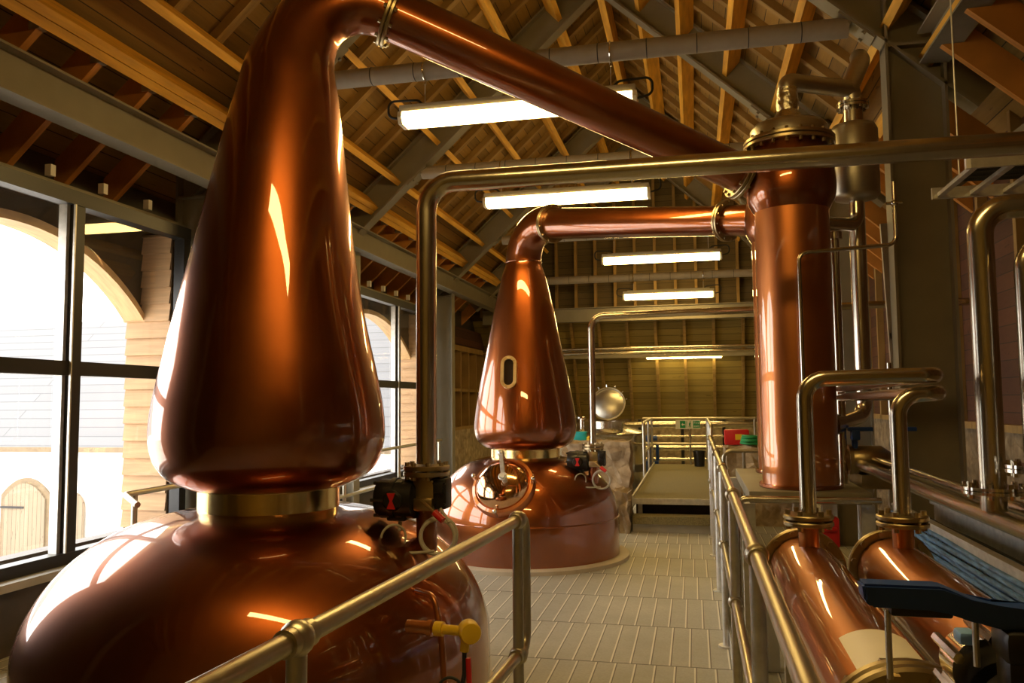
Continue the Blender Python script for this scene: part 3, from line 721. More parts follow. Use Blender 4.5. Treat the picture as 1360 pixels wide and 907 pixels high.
# ------------------------------------------------------------------ vertical copper condensers
def condenser(x, y, zb, lip, inlet_dir, inlet_pt, label, lid=True):
    t = thing('condenser', label, 'condenser', (x, y, zb), 'vertical copper condensers')
    r = 0.213
    MB().lathe([(0, zb), (r, zb), (r, zb+1.62), (r+0.002, zb+1.62)], (x, y, 0), (0, 0, 1), 64).build('shell', 'copper_bright', t, ang=50)
    h0 = zb+1.60
    prof = [(r-0.01, h0), (r+0.008, h0+0.03), (r+0.035, h0+0.085), (r+0.045, h0+0.16), (r+0.04, h0+0.25), (r+0.02, h0+0.34), (r+0.005, h0+0.40), (r+0.005, lip)]
    MB().lathe(smooth_prof(prof, 4), (x, y, 0), (0, 0, 1), 64).build('head', 'copper', t, ang=60)
    m = MB().disc((x, y, lip), (0, 0, 1), 0.262, 0.022, 56, 0.004).disc((x, y, lip+0.026), (0, 0, 1), 0.262, 0.022, 56, 0.004).bolts((x, y, lip+0.01), (0, 0, 1), 0.242, 20, 0.011, 0.085)
    m.build('head_flange', 'gunmetal', t)
    MB().lathe([(0.222, lip+0.035), (0.222, lip+0.10), (0.205, lip+0.125), (0.15, lip+0.135), (0.08, lip+0.14), (0, lip+0.14)], (x, y, 0), (0, 0, 1), 56).build('head_cover', 'stainless_dull', t, ang=50)
    d = V(inlet_dir).normalized(); p = V(inlet_pt)
    m = MB().disc(p, d, 0.158, 0.02, 40, 0.003).disc(p+d*0.024, d, 0.158, 0.02, 40, 0.003).bolts(p+d*0.012, d, 0.14, 12, 0.010, 0.07); m.build('inlet_flange', 'gunmetal', t)
    MB().tube([p+d*0.02, p+d*0.16, p+d*(0.06+0.92*(V((x, y, 0))-V((p.x, p.y, 0))).length-0.12)], [0.115, 0.118, 0.124], 40).build('inlet', 'copper', t)
    m = MB().disc((x, y, zb+0.012), (0, 0, 1), r+0.02, 0.024, 48, 0.004); m.build('foot_flange', 'copper', t)
    return t
c1 = condenser(0.588, 5.0, 1.02, 3.035, armd, E1, 'front vertical copper condenser, joined to the sloping arm of the near still')
c2 = condenser(0.635, 5.95, 1.02, 3.02, arm2, E2, 'rear vertical copper condenser, mostly hidden behind the front one')
# stand
st = thing('condenser_stand', 'steel tube stand carrying the two vertical condensers', 'stand', (0.6, 5.4, 0))
m = MB().bx(0.28, 0.92, 4.72, 6.25, 0.955, 1.02, 0.006); m.build('stand_top', 'steel_paint', st)
for (lx, ly) in ((0.24, 4.70), (0.86, 4.72), (0.24, 6.2), (0.9, 6.2)):
    MB().bx(lx-0.0, lx+0.07, ly, ly+0.07, 0.0, 0.955).build('leg', 'galvanised', st, smooth=False)
MB().tube(fillet([(0.21, 4.66, 0.25), (0.21, 4.66, 0.985), (0.95, 4.66, 0.985)], 0.06), 0.017, 12).build('guard_tube', 'stainless', st)
for bx_ in (0.52, 0.67): MB().bx(bx_, bx_+0.05, 4.75, 4.83, 0, 0.955).build('brace', 'galvanised', st, smooth=False)
tag(MB().box((0.37, 4.92, 0.31), (0.12, 0.12, 0.62), None, 0.01).bx(0.34, 0.40, 4.852, 4.862, 0.42, 0.56).build('control_box', 'panel_grey'), 'pale grey upright box under the condenser stand', 'box')
tag(MB().box((0.69, 4.705, 0.81), (0.10, 0.08, 0.16), None, 0.012).box((0.69, 4.66, 0.83), (0.07, 0.02, 0.02), None, 0.004).build('alarm_box', 'red'), 'red box glimpsed on a leg under the condenser stand', 'box')
# cooling pot and its pipework beside the condenser
cp = thing('expansion_pot', 'brushed stainless cylinder between the condenser head and the steel column', 'vessel', (1.01, 5.3, 2.7))
MB().lathe([(0, 2.745), (0.05, 2.745), (0.125, 2.765), (0.14, 2.79), (0.14, 3.19), (0.125, 3.225), (0.07, 3.245), (0, 3.245)], (1.01, 5.3, 0), (0, 0, 1), 48).build('pot_body', 'stainless_dull', cp, ang=50)
m = MB().cyl((1.01, 5.3, 3.24), (1.01, 5.3, 3.38), 0.058).disc((1.01, 5.3, 3.345), (0, 0, 1), 0.095, 0.016, 32).disc((1.01, 5.3, 3.365), (0, 0, 1), 0.095, 0.016, 32).bolts((1.01, 5.3, 3.355), (0, 0, 1), 0.08, 8, 0.009, 0.06)
m.build('top_flange', 'stainless', cp)
MB().tube(fillet([(1.01, 5.3, 2.75), (1.01, 5.3, 2.60), (0.80, 5.12, 2.585), (0.70, 5.06, 2.585)], 0.11, 10), 0.042, 20).build('outlet_bend', 'stainless', cp)
t = thing('vent_pipe', 'short stainless pipe bridging from the condenser cover to the stainless cylinder', 'pipe', (0.6, 5.0, 3.2))
MB().tube(fillet([(0.588, 5.0, 3.30), (0.588, 5.0, 3.435), (1.01, 5.29, 3.46), (1.01, 5.30, 3.375)], 0.04, 8), 0.053, 20).tube(fillet([(0.98, 5.27, 3.44), (1.08, 5.36, 3.66), (1.10, 5.5, 3.74)], 0.08), 0.058, 18).build('bridge_tube', 'stainless_dull', t)
MB().lathe([(0.10, 3.178), (0.085, 3.21), (0.062, 3.25), (0.068, 3.29), (0.06, 3.35), (0.06, 3.39)], (0.588, 5.0, 0), (0, 0, 1), 28).build('foil_wrap', 'foil', t)
# downpipes behind the condenser
tag(MB().tube(fillet([(1.03, 5.42, 2.72), (1.03, 5.42, 1.42), (0.80, 5.16, 1.37), (0.74, 5.12, 1.37)], 0.10), 0.048, 20).tube([(0.83, 5.19, 1.375), (0.79, 5.15, 1.37)], 0.062, 20).build('downpipe', 'stainless'), 'bright stainless downpipe below the stainless cylinder, bending to the condenser foot', 'pipe')
tag(MB().tube([(0.86, 5.22, 1.02), (0.86, 5.22, 2.55)], 0.026, 14).tube([(0.86, 5.22, 2.50), (0.86, 5.22, 2.545)], 0.045, 14).build('downpipe', 'stainless'), 'thin stainless downpipe close beside the front condenser', 'pipe')
tag(MB().tube(fillet([(1.10, 4.75, 2.72), (1.10, 4.75, 2.37), (0.585, 4.7, 2.34), (0.585, 4.7, 0.97)], 0.05), 0.0115, 10).build('impulse_tube', 'stainless'), 'slender stainless tube running down in front of the front condenser', 'pipe')
m = MB().sphere((1.10, 4.75, 2.6), 0.02).cyl((1.06, 4.75, 2.6), (1.14, 4.75, 2.6), 0.008, 8)
tag(m.build('needle_valve', 'chrome'), 'tiny needle valve on the slender tube by the stainless cylinder', 'valve')

# ------------------------------------------------------------------ horizontal copper coolers
def cooler(xa, ya, za, xn, yn, label, labelled):
    t = thing('cooler', label, 'cooler', (xa, ya, za), 'horizontal copper coolers')
    r = 0.098; A = V((xa, ya, za)); N = V((xn, yn, za)); d = (A-N).normalized()
    MB().cyl(N, A-d*0.02, r, 56).build('shell', 'copper_bright', t)
    m = MB().disc(A, d, 0.122, 0.022, 48, 0.004).bolts(A, d, 0.109, 12, 0.009, 0.05); m.build('end_flange', 'gunmetal', t)
    m = MB().disc(N, d, 0.126, 0.024, 56, 0.005).disc(N-d*0.03, d, 0.126, 0.024, 56, 0.005).bolts(N-d*0.015, d, 0.111, 12, 0.012, 0.085)
    m.lathe([(0.085, 0), (0.08, 0.04), (0.055, 0.07), (0, 0.08)], N-d*0.04, -d, 40); m.build('end_flange', 'gunmetal', t)
    q = A-d*0.16
    MB().cyl(q+V((0, 0, 0.06)), q+V((0, 0, 0.155)), 0.028, 20).build('nozzle', 'copper_bright', t)
    m = MB().disc(q+V((0, 0, 0.160)), (0, 0, 1), 0.068, 0.014, 32, 0.003).disc(q+V((0, 0, 0.178)), (0, 0, 1), 0.068, 0.014, 32, 0.003).bolts(q+V((0, 0, 0.17)), (0, 0, 1), 0.055, 6, 0.008, 0.055); m.build('nozzle_flange', 'gunmetal', t)
    if labelled:
        m = MB(); n = 14; a0, a1 = PI/2-0.55, PI/2+0.62; w = d.cross(V((0, 0, 1)))
        for k in range(n):
            b0 = a0+(a1-a0)*k/n; b1_ = a0+(a1-a0)*(k+1)/n; qq = r+0.0015
            m._face([m.bm.verts.new(N + d*yy + w*(qq*math.cos(bb)) + V((0, 0, qq*math.sin(bb)))) for bb, yy in ((b0, 0.02), (b1_, 0.02), (b1_, 0.255), (b0, 0.255))])
        bmesh.ops.remove_doubles(m.bm, verts=m.bm.verts, dist=0.0002)
        bmesh.ops.solidify(m.bm, geom=m.bm.faces[:], thickness=0.001)
        m.build('paper_label', 'label', t)
    for u in (0.2, 0.75):
        c = N.lerp(A, u); MB().bx(c.x-0.09, c.x+0.09, c.y-0.02, c.y+0.02, 0, za-0.05).build('cradle', 'galvanised', t, smooth=False)
    return t
cooler(0.305, 2.60, 1.02, 0.297, 1.32, 'left horizontal copper cooler with blank white label, beside the handrail', True)
cooler(0.555, 2.62, 1.02, 0.55, 1.40, 'right horizontal copper cooler, under the blue lever', False)
def water_pipe(x, y, z0, zt, x2, label):
    tag(MB().tube(fillet([(x, y, z0), (x, y, zt), (x2, y+0.02, zt+0.008), (x2+0.03, y+0.25, zt+0.01), (0.855, 5.2, zt+0.0)], 0.06, 10), 0.0225, 20).build('water_pipe', 'stainless'), label, 'pipe', 'bent stainless water pipes')
water_pipe(0.305, 2.44, 1.205, 1.585, 0.66, 'stainless pipe bent over from the left horizontal cooler')
water_pipe(0.555, 2.46, 1.205, 1.535, 0.67, 'lower stainless pipe bent over from the right horizontal cooler')
# long header pipes along the aisle
hp = [(0.945, 1.135, 0.03, 'front long stainless header pipe running along the right side'), (1.03, 1.165, 0.022, 'rear thinner stainless header pipe running along the right side')]
for x, z, r, lab in hp:
    tag(MB().tube([(x, 0.6, z), (x, 5.15, z)], r, 20).build('header_pipe', 'stainless'), lab, 'pipe', 'header pipes')
def riser(x, y, z0, zt, r, label, zc):
    t = thing('riser_pipe', label, 'pipe', (x, y, z0), 'stainless risers on the right')
    MB().tube(fillet([(x, y, z0), (x, y, zt), (XRT, y, zt+0.02)], 0.09, 12), r, 24).build('pipe_bend', 'stainless', t)
    m = MB().disc((x, y, zc), (0, 0, 1), r+0.055, 0.010, 32).disc((x, y, zc+0.013), (0, 0, 1), r+0.055, 0.010, 32).bolts((x, y, zc+0.006), (0, 0, 1), r+0.040, 8, 0.009, 0.05); m.build('flange', 'chrome', t)
riser(0.945, 2.955, 1.16, 2.16, 0.040, 'thick stainless riser with top bend right of the steel column', 1.22)
riser(1.03, 2.83, 1.18, 2.02, 0.032, 'thinner stainless riser with top bend at the right picture edge', 1.30)
# valve group at the far end of the headers
t = thing('valve_group', 'bronze valve group with two blue handles at the far end of the header pipes', 'valve', (0.98, 5.2, 1.1))
MB().lathe([(0, -0.14), (0.05, -0.13), (0.085, -0.08), (0.085, 0.08), (0.05, 0.13), (0, 0.14)], (1.0, 5.25, 1.16), (1, 0, 0), 28).disc((0.905, 5.25, 1.16), (1, 0, 0), 0.09, 0.02).bx(0.94, 1.14, 5.1, 5.5, 1.0, 1.08).build('valve_body', 'gunmetal', t)
for xx in (0.93, 1.17):
    h = MB().cyl((xx, 5.22, 1.22), (xx, 5.22, 1.30), 0.018, 12).box((xx, 5.20, 1.31), (0.05, 0.06, 0.06), None, 0.008).box((xx+0.03, 5.2, 1.345), (0.14, 0.035, 0.025), None, 0.006).build('blue_handle', 'blue', t)
MB().bx(0.95, 0.99, 5.3, 5.34, 0, 1.02).bx(1.13, 1.17, 5.3, 5.34, 0, 1.02).build('support_leg', 'galvanised', t, smooth=False)
tag(MB().tube([(1.2, 5.5, 1.0), (1.2, 5.5, 1.75)], 0.014, 12).build('drain_pipe', 'stainless'), 'short thin upright pipe against the column foot', 'pipe')
# blue butterfly-valve lever close to the camera
t = thing('butterfly_valve', 'dark valve with long blue lever in the bottom right corner', 'valve', (0.40, 1.12, 1.1))
m = MB(); y = 1.10
prof = [(0.195, 1.302), (0.285, 1.302), (0.318, 1.288), (0.345, 1.280), (0.40, 1.280), (0.40, 1.258), (0.35, 1.254), (0.318, 1.262), (0.29, 1.274), (0.268, 1.277), (0.245, 1.274), (0.205, 1.274), (0.197, 1.281)]
m.prism([V((a, y-0.018, b)) for a, b in prof], (0, 0, 0), (0, 0.036, 0)); bmesh.ops.bevel(m.bm, geom=m.bm.edges[:], offset=0.003, segments=2, affect='EDGES')
m.build('blue_lever', 'blue', t)
MB().box((0.262, 1.10, 1.270), (0.07, 0.03, 0.012), None, 0.003).build('lever_boss', 'black_metal', t)
MB().box((0.385, 1.10, 1.235), (0.075, 0.06, 0.04), None, 0.01).box((0.37, 1.10, 1.20), (0.04, 0.05, 0.06), None, 0.01).lathe([(0.0, 0.06), (0.05, 0.06), (0.06, 0.04), (0.06, -0.04), (0.05, -0.06), (0, -0.06)], (0.39, 1.10, 1.135), (0, 1, 0), 32).build('valve_body', 'black_metal', t)
MB().cyl((0.226, 1.10, 1.268), (0.226, 1.10, 1.185), 0.004, 8).build('stop_pin', 'galvanised', t)
MB().cyl((0.33, 1.12, 1.262), (0.33, 1.12, 1.20), 0.004, 8).build('stop_pin', 'galvanised', t)
MB().cyl((0.36, 1.18, 1.175), (0.36, 1.24, 1.175), 0.042, 24).bolts((0.36, 1.2, 1.175), (0, 1, 0), 0.048, 6, 0.007, 0.10).build('clamp_ring', 'chrome', t)
MB().box((0.33, 1.16, 1.225), (0.022, 0.03, 0.016), None, 0.004).build('blue_tag', 'tag_blue', t)

# ------------------------------------------------------------------ cable trays
t = thing('cable_tray', 'low cable tray filled with blue-grey cables beside the right-hand coolers', 'cable tray', (1.05, 3.0, 0.9))
m = MB().bx(0.99, 1.0, 0.9, 4.6, 0.80, 0.83).bx(0.99, 1.0, 0.9, 4.6, 0.945, 0.975).bx(1.19, 1.2, 0.9, 4.6, 0.80, 0.99).bx(0.99, 1.2, 0.9, 4.6, 0.795, 0.805)
m.bx(0.985, 1.02, 0.9, 4.6, 0.972, 0.985).bx(1.17, 1.215, 0.9, 4.6, 0.985, 1.0)
for k in range(62): m.bx(0.99, 1.0, 0.95+0.06*k, 0.955+0.06*k, 0.83, 0.945)
m.build('tray_channel', 'galvanised', t, smooth=False)
rnd = random.Random(3)
cabs = [(1.005+0.175*rnd.random(), 0.815+0.12*rnd.random()) for _ in range(22)]
for i, (x, z) in enumerate(cabs):
    pts = [(x+0.006*rnd.uniform(-1, 1), 0.9+0.41*k, z+0.008*rnd.uniform(-1, 1)) for k in range(10)]
    MB().tube(pts, 0.010, 8).build('cable', 'blue_cable' if i % 3 else 'rubber', t)
for i, z in enumerate((0.825, 0.848, 0.871, 0.894, 0.917, 0.938)): MB().tube([(0.977+0.004*((i*7+k*3) % 3), 0.9+0.46*k, z+0.004*((i+k*2) % 3)) for k in range(9)], 0.0105, 8).build('cable', 'blue_cable', t)
for y in (1.4, 2.6, 3.8): MB().bx(1.06, 1.12, y, y+0.05, 0, 0.795).build('tray_leg', 'galvanised', t, smooth=False)
t = thing('cable_tray', 'hanging ladder cable tray high on the right below the rafters', 'cable tray', (1.9, 4.5, 2.7), 'cable trays overhead')
z0 = 2.60
m = MB().bx(1.24, 1.28, 2.6, 3.9, z0, z0+0.05) if False else MB()
m.bx(1.28, 2.35, 4.10, 4.12, z0, z0+0.06).bx(1.28, 2.35, 4.70, 4.72, z0, z0+0.06)
for k in range(7): m.beam((1.32+0.16*k, 4.11, z0+0.02), (1.32+0.16*k, 4.71, z0+0.02), 0.03, 0.02)
m.build('ladder_frame', 'galvanised', t, smooth=False)
MB().box((1.278, 4.11, z0+0.03), (0.02, 0.025, 0.064)).build('end_stop', 'label', t, smooth=False)
for xx in (1.33, 2.2):
    MB().cyl((xx, 4.41, z0+0.03), (xx, 4.41, zr(xx)+0.14), 0.004, 8).build('hanger_rod', 'galvanised', t)
for k in range(4): MB().tube([(1.34, 4.2+0.1*k, z0+0.05), (1.8, 4.22+0.1*k, z0+0.047), (2.4, 4.2+0.1*k, z0+0.05)], 0.014, 8).build('cable', 'rubber', t)
tag(MB().beam((1.45, 4.9, 2.72), (2.3, 4.0, 3.35), 0.04, 0.05).build('tray_brace', 'steel_paint', smooth=False), 'slanting grey strut above the hanging cable tray', 'strut')
tag(MB().beam((1.42, 6.30, 1.45), (1.38, 6.30, 2.8), 0.035, 0.05).beam((1.40, 6.30, 2.0), (1.66, 6.30, 1.4), 0.035, 0.05).build('bracing_strut', 'tie_paint', smooth=False), 'slim diagonal steel brace behind the right-hand column', 'strut')

# ------------------------------------------------------------------ guard rails
RT, RM = 1.10, 0.625
rl = thing('guard_rail', 'steel tube guard rail in front of the large still', 'handrail', (-0.68, 2.0, 0), 'guard rails')
PE = V((-0.638, 2.90, 0)); PS = V((-0.775, 0.45, 0)); dr_ = (PE-PS).normalized()
def at(p, z): return V((p.x, p.y, z))
end = PE+dr_*0.10
MB().tube(fillet([at(PS, RT), at(end, RT), at(end, RM), at(PS, RM)], 0.06, 10), 0.0205, 20).build('rail_tube', 'rail', rl)
for u in (0.03, 0.385, 1.0):
    p = PS.lerp(PE, u)
    m = MB().cyl(at(p, 0.0), at(p, RT), 0.0195, 20).disc(at(p, 0.006), (0, 0, 1), 0.05, 0.012); ps = m.build('post', 'rail', rl)
    for z in (RT, RM):
        MB().sphere(at(p, z), 0.034, 20).tube([at(p, z)-dr_*0.042, at(p, z)+dr_*0.042], 0.0265, 20).build('ball_joint', 'rail', ps)
rr = thing('guard_rail', 'steel tube guard rail along the right edge of the aisle, beside the copper coolers', 'handrail', (0.155, 5, 0), 'guard rails')
MB().tube([(0.155, 0.35, RT), (0.155, 9.4, RT)], 0.0205, 20).tube([(0.155, 0.35, RM), (0.155, 9.4, RM)], 0.0195, 20).build('rail_tube', 'rail', rr)
for y in (0.9, 2.36, 3.82, 5.3, 6.8, 8.3, 9.4):
    m = MB().cyl((0.155, y, 0), (0.155, y, RT), 0.0215, 20).disc((0.155, y, 0.006), (0, 0, 1), 0.05, 0.012); ps = m.build('post', 'galvanised', rr)
    for z in (RT, RM): MB().sphere((0.155, y, z), 0.034, 20).tube([(0.155, y-0.042, z), (0.155, y+0.042, z)], 0.0265, 20).build('ball_joint', 'rail', ps)
MB().bx(0.172, 0.18, 0.3, 9.4, 0.0, 0.11).build('toe_board', 'galvanised', rr, smooth=False)
tag(MB().bx(0.19, 0.215, 6.4, 9.4, 0.0, 0.92).build('splash_panel', 'panel_grey', smooth=False), 'pale upright panel strip behind the aisle guard rail', 'panel')
# rail by the windows behind the front still
rw = thing('guard_rail', 'steel tube rail by the windows behind the front still', 'handrail', (-3.75, 5, 0), 'guard rails')
MB().tube(fillet([(-3.60, 4.72, 0.87), (-3.80, 4.85, 0.92), (-3.80, 11.9, 0.95)], 0.05), 0.0205, 14).tube([(-3.80, 4.95, 0.5), (-3.80, 11.9, 0.5)], 0.0195, 14).build('rail_tube', 'rail', rw)
for y in (4.95, 6.7, 8.4, 10.1, 11.8): MB().cyl((-3.80, y, 0), (-3.80, y, 0.92+0.004*(y-4.9)), 0.0205, 14).build('post', 'rail', rw)

# ------------------------------------------------------------------ level sensor on the front still
t = thing('level_sensor', 'bright yellow capped sensor on the right flank of the front still', 'sensor', (-0.83, 2.96, 0.67))
o_ = V((-1.165, 3.275, 0.69))
q = V((-0.835, 2.97, 0.675)); d = (q-o_).normalized()
sx_ = V((1, -0.2, 0)).normalized()
b0 = V((-1.32, 3.10, 0.68))
pth = V((-1.07, 3.05, 0.675))
d = V((1, -0.12, 0.0)).normalized()
base = V((-1.07, 3.12, 0.64))
MB().cyl(base-d*0.07, base+d*0.035, 0.026, 20).cyl(base+d*0.02, base+d*0.04, 0.032, 20).build('copper_boss', 'copper_bright', t)
MB().cyl(base+d*0.05, base+d*0.085, 0.028, 20).cyl(base+d*0.08, base+d*0.17, 0.019, 16).build('yellow_stem', 'yellow', t)
hc = base+d*0.195
MB().lathe([(0, -0.035), (0.038, -0.035), (0.043, -0.025), (0.043, 0.025), (0.038, 0.035), (0, 0.04)], hc, V((0.45, -0.89, 0.0)), 24).cyl(hc-V((0.015, 0, 0.03)), hc-V((0.02, 0, 0.075)), 0.018, 14).build('yellow_cap', 'yellow', t)
MB().tube(fillet([hc-V((0.02, 0, 0.07)), hc-V((0.02, 0, 0.16)), hc-V((0.06, 0, 0.35)), hc-V((0.0, 0, 0.6))], 0.08), 0.009, 10).build('lead', 'rubber', t)
MB().tube([hc-V((0.005, 0.0, 0.10)), hc-V((0.0, 0.0, 0.22))], 0.011, 10).build('red_sleeve', 'red', t)
MB().ring(hc+V((-0.07, -0.03, -0.215)), (0.2, -1, 0.2), 0.045, 0.006, 32, 8).build('coiled_lead', 'rubber', t)

# ------------------------------------------------------------------ raised walkway and far end
wk = thing('walkway', 'raised gritted walkway with steps at the end of the aisle', 'walkway', (-0.27, 12, 0))
MB().bx(-0.74, 0.23, 9.82, 15.1, 0.325, 0.365).build('deck', 'grit', wk, smooth=False)
MB().bx(-0.74, 0.23, 9.80, 9.82, 0.30, 0.368).bx(-0.76, -0.74, 9.8, 15.1, 0.27, 0.40).bx(0.23, 0.25, 9.8, 15.1, 0.27, 0.40).build('deck_edge', 'galvanised', wk, smooth=False)
MB().bx(-0.74, 0.20, 9.58, 9.86, 0.16, 0.185).bx(-0.74, 0.20, 9.57, 9.585, 0.10, 0.19).build('step', 'grit', wk, smooth=False)
MB().bx(-0.74, 0.20, 9.62, 9.64, 0, 0.15).build('riser_plate', 'panel_grey', wk, smooth=False)
MB().bx(-0.74, 0.23, 10.2, 10.22, 0, 0.325).build('gap_shade_panel', 'dark_board', wk, smooth=False)  # added dark sheet, paints the shade in the open gap above the step
for x in (-0.70, 0.16):
    for y in (9.95, 12.5, 15.0): MB().bx(x, x+0.05, y, y+0.05, 0, 0.33).build('deck_leg', 'galvanised', wk, smooth=False)
def side_rail(x, y0, y1, zt, zm, label, posts):
    t = thing('guard_rail', label, 'handrail', (x, y0, 0.365), 'guard rails')
    MB().tube(fillet([(x, y0, 0.30), (x, y0, zt), (x, y1, zt)], 0.08), 0.0205, 12).tube([(x, y0, zm), (x, y1, zm)], 0.0195, 12).build('rail_tube', 'rail', t)
    for y in posts: MB().cyl((x, y, 0.29), (x, y, zt), 0.0205, 12).build('post', 'galvanised', t)
side_rail(-0.78, 12.6, 15.1, 1.19, 0.73, 'left tube rail of the raised walkway', (12.75, 13.9, 15.0))
side_rail(0.20, 11.2, 15.1, 1.19, 0.73, 'right tube rail of the raised walkway', (11.35, 12.6, 13.9, 15.0))
t = thing('guard_rail', 'tube rail across the far end of the walkway, carrying the exit sign', 'handrail', (0, 15.15, 0.365), 'guard rails')
MB().tube([(-0.95, 15.15, 1.19), (1.05, 15.15, 1.19)], 0.022, 12).tube([(-0.95, 15.15, 0.73), (0.25, 15.15, 0.73)], 0.021, 12).build('rail_tube', 'rail', t)
for x in (-0.85, -0.1, 0.24, 1.03): MB().cyl((x, 15.15, 0.30), (x, 15.15, 1.19), 0.018, 12).build('post', 'rail', t)
# fire exit sign
sg = thing('fire_exit_sign', 'green and white fire exit sign on the far walkway rail', 'sign', (-0.13, 15.1, 1.09))
MB().box((-0.135, 15.11, 1.08), (0.44, 0.012, 0.16)).build('sign_board', 'sign_white', sg, smooth=False)
MB().box((-0.225, 15.1025, 1.08), (0.10, 0.004, 0.13)).box((0.02, 15.1025, 1.08), (0.125, 0.004, 0.13)).box((-0.155, 15.1025, 1.08), (0.012, 0.004, 0.13)).build('green_panel', 'sign_green', sg, smooth=False)
m = MB()
m.prism([V((-0.25, 15.099, 1.08)), V((-0.225, 15.099, 1.11)), V((-0.225, 15.099, 1.09)), V((-0.19, 15.099, 1.09)), V((-0.19, 15.099, 1.07)), V((-0.225, 15.099, 1.07)), V((-0.225, 15.099, 1.05))], (0, 0, 0), (0, 0.003, 0)); m.build('arrow', 'sign_white', sg, smooth=False)
m = MB().disc((-0.075, 15.1, 1.125), (0, 1, 0), 0.011, 0.004, 16).beam((-0.08, 15.1, 1.108), (-0.09, 15.1, 1.07), 0.004, 0.02, (1, 0, 0)).beam((-0.088, 15.1, 1.075), (-0.065, 15.1, 1.055), 0.004, 0.012, (1, 0, 0)).beam((-0.065, 15.1, 1.055), (-0.07, 15.1, 1.03), 0.004, 0.012, (1, 0, 0)).beam((-0.092, 15.1, 1.07), (-0.12 + 0.02, 15.1, 1.03), 0.004, 0.012, (1, 0, 0)).beam((-0.078, 15.1, 1.10), (-0.06, 15.1, 1.085), 0.004, 0.009, (1, 0, 0)).beam((-0.083, 15.1, 1.103), (-0.1, 15.1, 1.09), 0.004, 0.009, (1, 0, 0))
bmesh.ops.translate(m.bm, verts=m.bm.verts, vec=V((-0.018, 0, 0)))
m.build('running_figure', 'sign_green', sg, smooth=False)
def text_mesh(body, size, loc, parent, name, mat):
    cu = bpy.data.curves.new(name, 'FONT'); cu.body = body; cu.size = size; cu.extrude = 0.0015; cu.align_x = 'CENTER'
    tmp = bpy.data.objects.new(name, cu); col.objects.link(tmp)
    bpy.context.view_layer.update()
    me = bpy.data.meshes.new_from_object(tmp.evaluated_get(bpy.context.evaluated_depsgraph_get()))
    bpy.data.objects.remove(tmp); bpy.data.curves.remove(cu)
    R = Matrix.Rotation(PI/2, 4, 'X'); me.transform(R)
    me.materials.clear(); me.materials.append(M[mat])
    off = V(loc); p = parent
    o = bpy.data.objects.new(name, me); col.objects.link(o); o.parent = parent; o.location = off-parent.location
    return o
text_mesh('Fire', 0.066, (0.02, 15.099, 1.09), sg, 'fire_lettering', 'sign_white')
text_mesh('exit', 0.066, (0.02, 15.099, 1.032), sg, 'exit_lettering', 'sign_white')
# black bin
tag(MB().lathe([(0, 0.37), (0.085, 0.37), (0.10, 0.62), (0.108, 0.62), (0.108, 0.64), (0.095, 0.64), (0.08, 0.39), (0, 0.39)], (0.05, 14.6, 0), (0, 0, 1), 24).build('bucket', 'black'), 'small black bucket at the far right end of the walkway', 'bucket')
# pipes behind the end rail
PB = [(1.05, 0.065, 'thickest stainless pipe just below the far rail top'), (0.82, 0.025, 'thin stainless pipe second below the far rail'), (0.60, 0.05, 'thick stainless pipe at walkway mid-rail height'), (0.38, 0.035, 'lowest stainless pipe behind the walkway end')]
for z, r, lab in PB:
    tag(MB().cyl((-1.35, 16.1, z), (1.3, 16.1, z), r, 20).build('transfer_pipe', 'stainless'), lab, 'pipe', 'far transfer pipes')
t = thing('pipe_support', 'dark upright steel rack carrying the far transfer pipes', 'rack', (-0.3, 16.2, 0))
for x in (-1.1, -0.28, 0.5, 1.2): MB().bx(x, x+0.06, 16.11, 16.2, -0.0, 1.15).build('rack_post', 'black_metal', t, smooth=False)
tag(MB().cyl((-1.0, 15.75, 0.80), (-0.72, 15.75, 0.80), 0.05, 16).box((-0.86, 15.75, 0.80), (0.12, 0.12, 0.13), None, 0.01).cyl((-0.72, 15.75, 0.72), (-0.72, 15.75, 0.38), 0.03).box((-0.86, 15.75, 0.55), (0.1, 0.1, 0.4), None, 0.01).bx(-0.95, -0.7, 15.7, 15.8, 0, 0.37).build('pump_motor', 'blue'), 'blue pump motor behind the left end of the walkway', 'pump')
# mash vessel with round hatch
t = thing('mash_tun', 'wide stainless vessel with open round hatch beyond the rear still', 'tank', (-2.0, 14.3, 0))
MB().lathe([(1.12, 0.0), (1.12, 0.90), (1.13, 0.92), (1.13, 0.97), (1.10, 0.99), (0.75, 1.09), (0.35, 1.14), (0, 1.15)], (-2.0, 14.3, 0), (0, 0, 1), 72).build('vessel_shell', 'stainless', t, ang=30)
hn = V((-0.05, -0.93, 0.36)).normalized(); hcn = V((-1.455, 13.95, 1.47))
m = MB().lathe([(0, -0.02), (0.26, -0.02), (0.30, 0.0), (0.30, 0.02), (0.285, 0.02), (0.27, 0.0), (0.2, 0.035), (0.1, 0.055), (0, 0.06)], hcn, hn, 48); hat = m.build('hatch_lid', 'stainless_dull', t)
m = MB()
for k in range(5):
    an = -0.5+0.45*k; p = hcn + V((math.sin(an)*0.3, 0, math.cos(an)*0.29)); m.cyl(p, p+V((math.sin(an)*0.04, 0, math.cos(an)*0.04)), 0.015, 8)
m.build('lid_clamp', 'chrome', hat)
m = MB().lathe([(0.28, 0.0), (0.28, 0.10), (0.30, 0.10), (0.30, 0.12), (0.26, 0.12), (0.26, 0)], (-1.46, 13.75, 1.06), (0, 0, 1), 40); m.build('hatch_neck', 'stainless', t)
m = MB().cyl((-2.1, 13.6, 1.05), (-2.1, 13.6, 1.3), 0.05).cyl((-2.25, 13.6, 1.26), (-1.95, 13.6, 1.26), 0.035).sphere((-2.25, 13.6, 1.26), 0.06).cyl((-1.85, 13.5, 1.04), (-1.85, 13.5, 1.22), 0.035).box((-1.85, 13.5, 1.24), (0.12, 0.06, 0.05), None, 0.01)
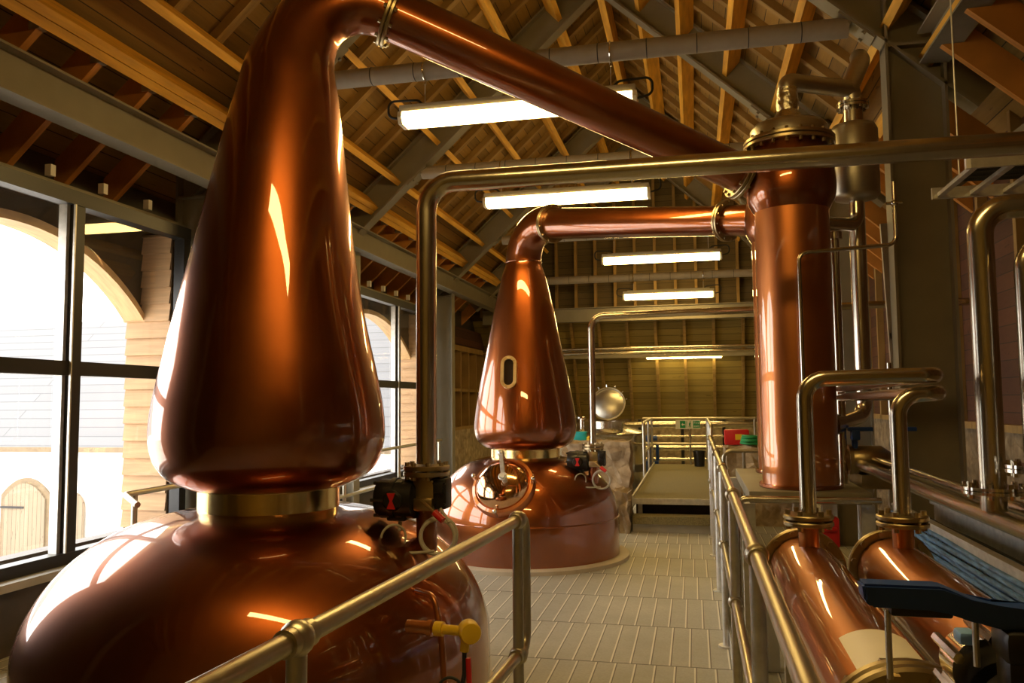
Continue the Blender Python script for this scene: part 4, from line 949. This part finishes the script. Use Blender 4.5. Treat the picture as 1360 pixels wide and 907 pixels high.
m.build('top_fitting', 'chrome', t)
# stone walls
def stone_block(x0, x1, y0, y1, z0, z1, n, seed, label, mat='stone'):
    r = random.Random(seed); m = MB()
    m.bx(x0, x1, y0, y1, z0, z1)
    bmesh.ops.subdivide_edges(m.bm, edges=m.bm.edges[:], cuts=n, use_grid_fill=True)
    for v in m.bm.verts:
        if v.co.z > z0+0.01: v.co += V((r.uniform(-1, 1), r.uniform(-1, 1), r.uniform(-1, 1)))*0.028
    return tag(m.build('stone_wall', mat, smooth=False), label, 'stone wall', 'rough stone walls')
stone_block(-1.62, -0.80, 10.0, 10.45, 0, 1.02, 7, 2, 'rough stone wall end just behind the rear still')
stone_block(-0.98, -0.77, 9.5, 9.95, 0, 0.46, 4, 3, 'low pale stone block left of the walkway steps')
stone_block(0.36, 1.2, 10.3, 10.8, 0, 0.95, 7, 4, 'rough stone wall right of the walkway, behind the tube hoop')
tag(MB().box((-1.44, 10.2, 1.075), (0.20, 0.12, 0.11), None, 0.012).box((-1.44, 10.2, 1.13), (0.21, 0.13, 0.02), None, 0.006).build('caddy', 'teal'), 'small turquoise box on the stone wall behind the rear still', 'box')
tag(MB().lathe([(0, 0), (0.035, 0), (0.04, 0.05), (0.02, 0.07), (0, 0.075)], (-1.29, 10.12, 1.02), (0, 0, 1), 16).build('cup', 'yellow'), 'little yellow cup beside the turquoise box', 'cup')
t = thing('fire_box', 'red box on the stone wall right of the walkway', 'box', (0.5, 10.55, 0.95))
MB().box((0.50, 10.6, 1.055), (0.30, 0.16, 0.19), None, 0.015).build('box_body', 'red', t)
MB().box((0.52, 10.517, 1.06), (0.08, 0.006, 0.07)).build('paper_sticker', 'yellow', t, smooth=False)
m = MB()
for k in range(5): m.ring((0.66, 10.42, 0.985+0.022*k), (0.05, 0.1*(k % 2), 1), 0.12-0.006*k, 0.014, 28, 8)
tag(m.build('hose_coil', 'green'), 'coiled green hose beside the red box on the stone wall', 'hose')
t = thing('hoop_rail', 'low rounded tube hoop in front of the right-hand stone wall', 'handrail', (0.6, 9.6, 0))
MB().tube(fillet([(0.30, 9.5, 0.45), (0.30, 9.5, 0.95), (1.0, 9.5, 0.95)], 0.09), 0.022, 14).cyl((0.30, 9.5, 0), (0.30, 9.5, 0.5), 0.022, 14).cyl((0.52, 9.5, 0), (0.52, 9.5, 0.97), 0.018, 14).build('hoop', 'rail', t)
MB().tube(fillet([(0.30, 7.0, 0.3), (0.30, 7.0, 0.80), (0.9, 7.0, 0.80)], 0.08), 0.02, 14).build('lower_hoop', 'rail', t) if False else None
# twin pipes across the far end
for z, y, r, lab in ((2.55, 16.0, 0.032, 'upper of the two stainless pipes crossing the far end'), (2.46, 16.0, 0.038, 'lower of the two stainless pipes crossing the far end')):
    tag(MB().cyl((-4.2, y, z), (2.3, y, z), r, 14).build('cross_pipe', 'stainless'), lab, 'pipe', 'pipes crossing the far end')
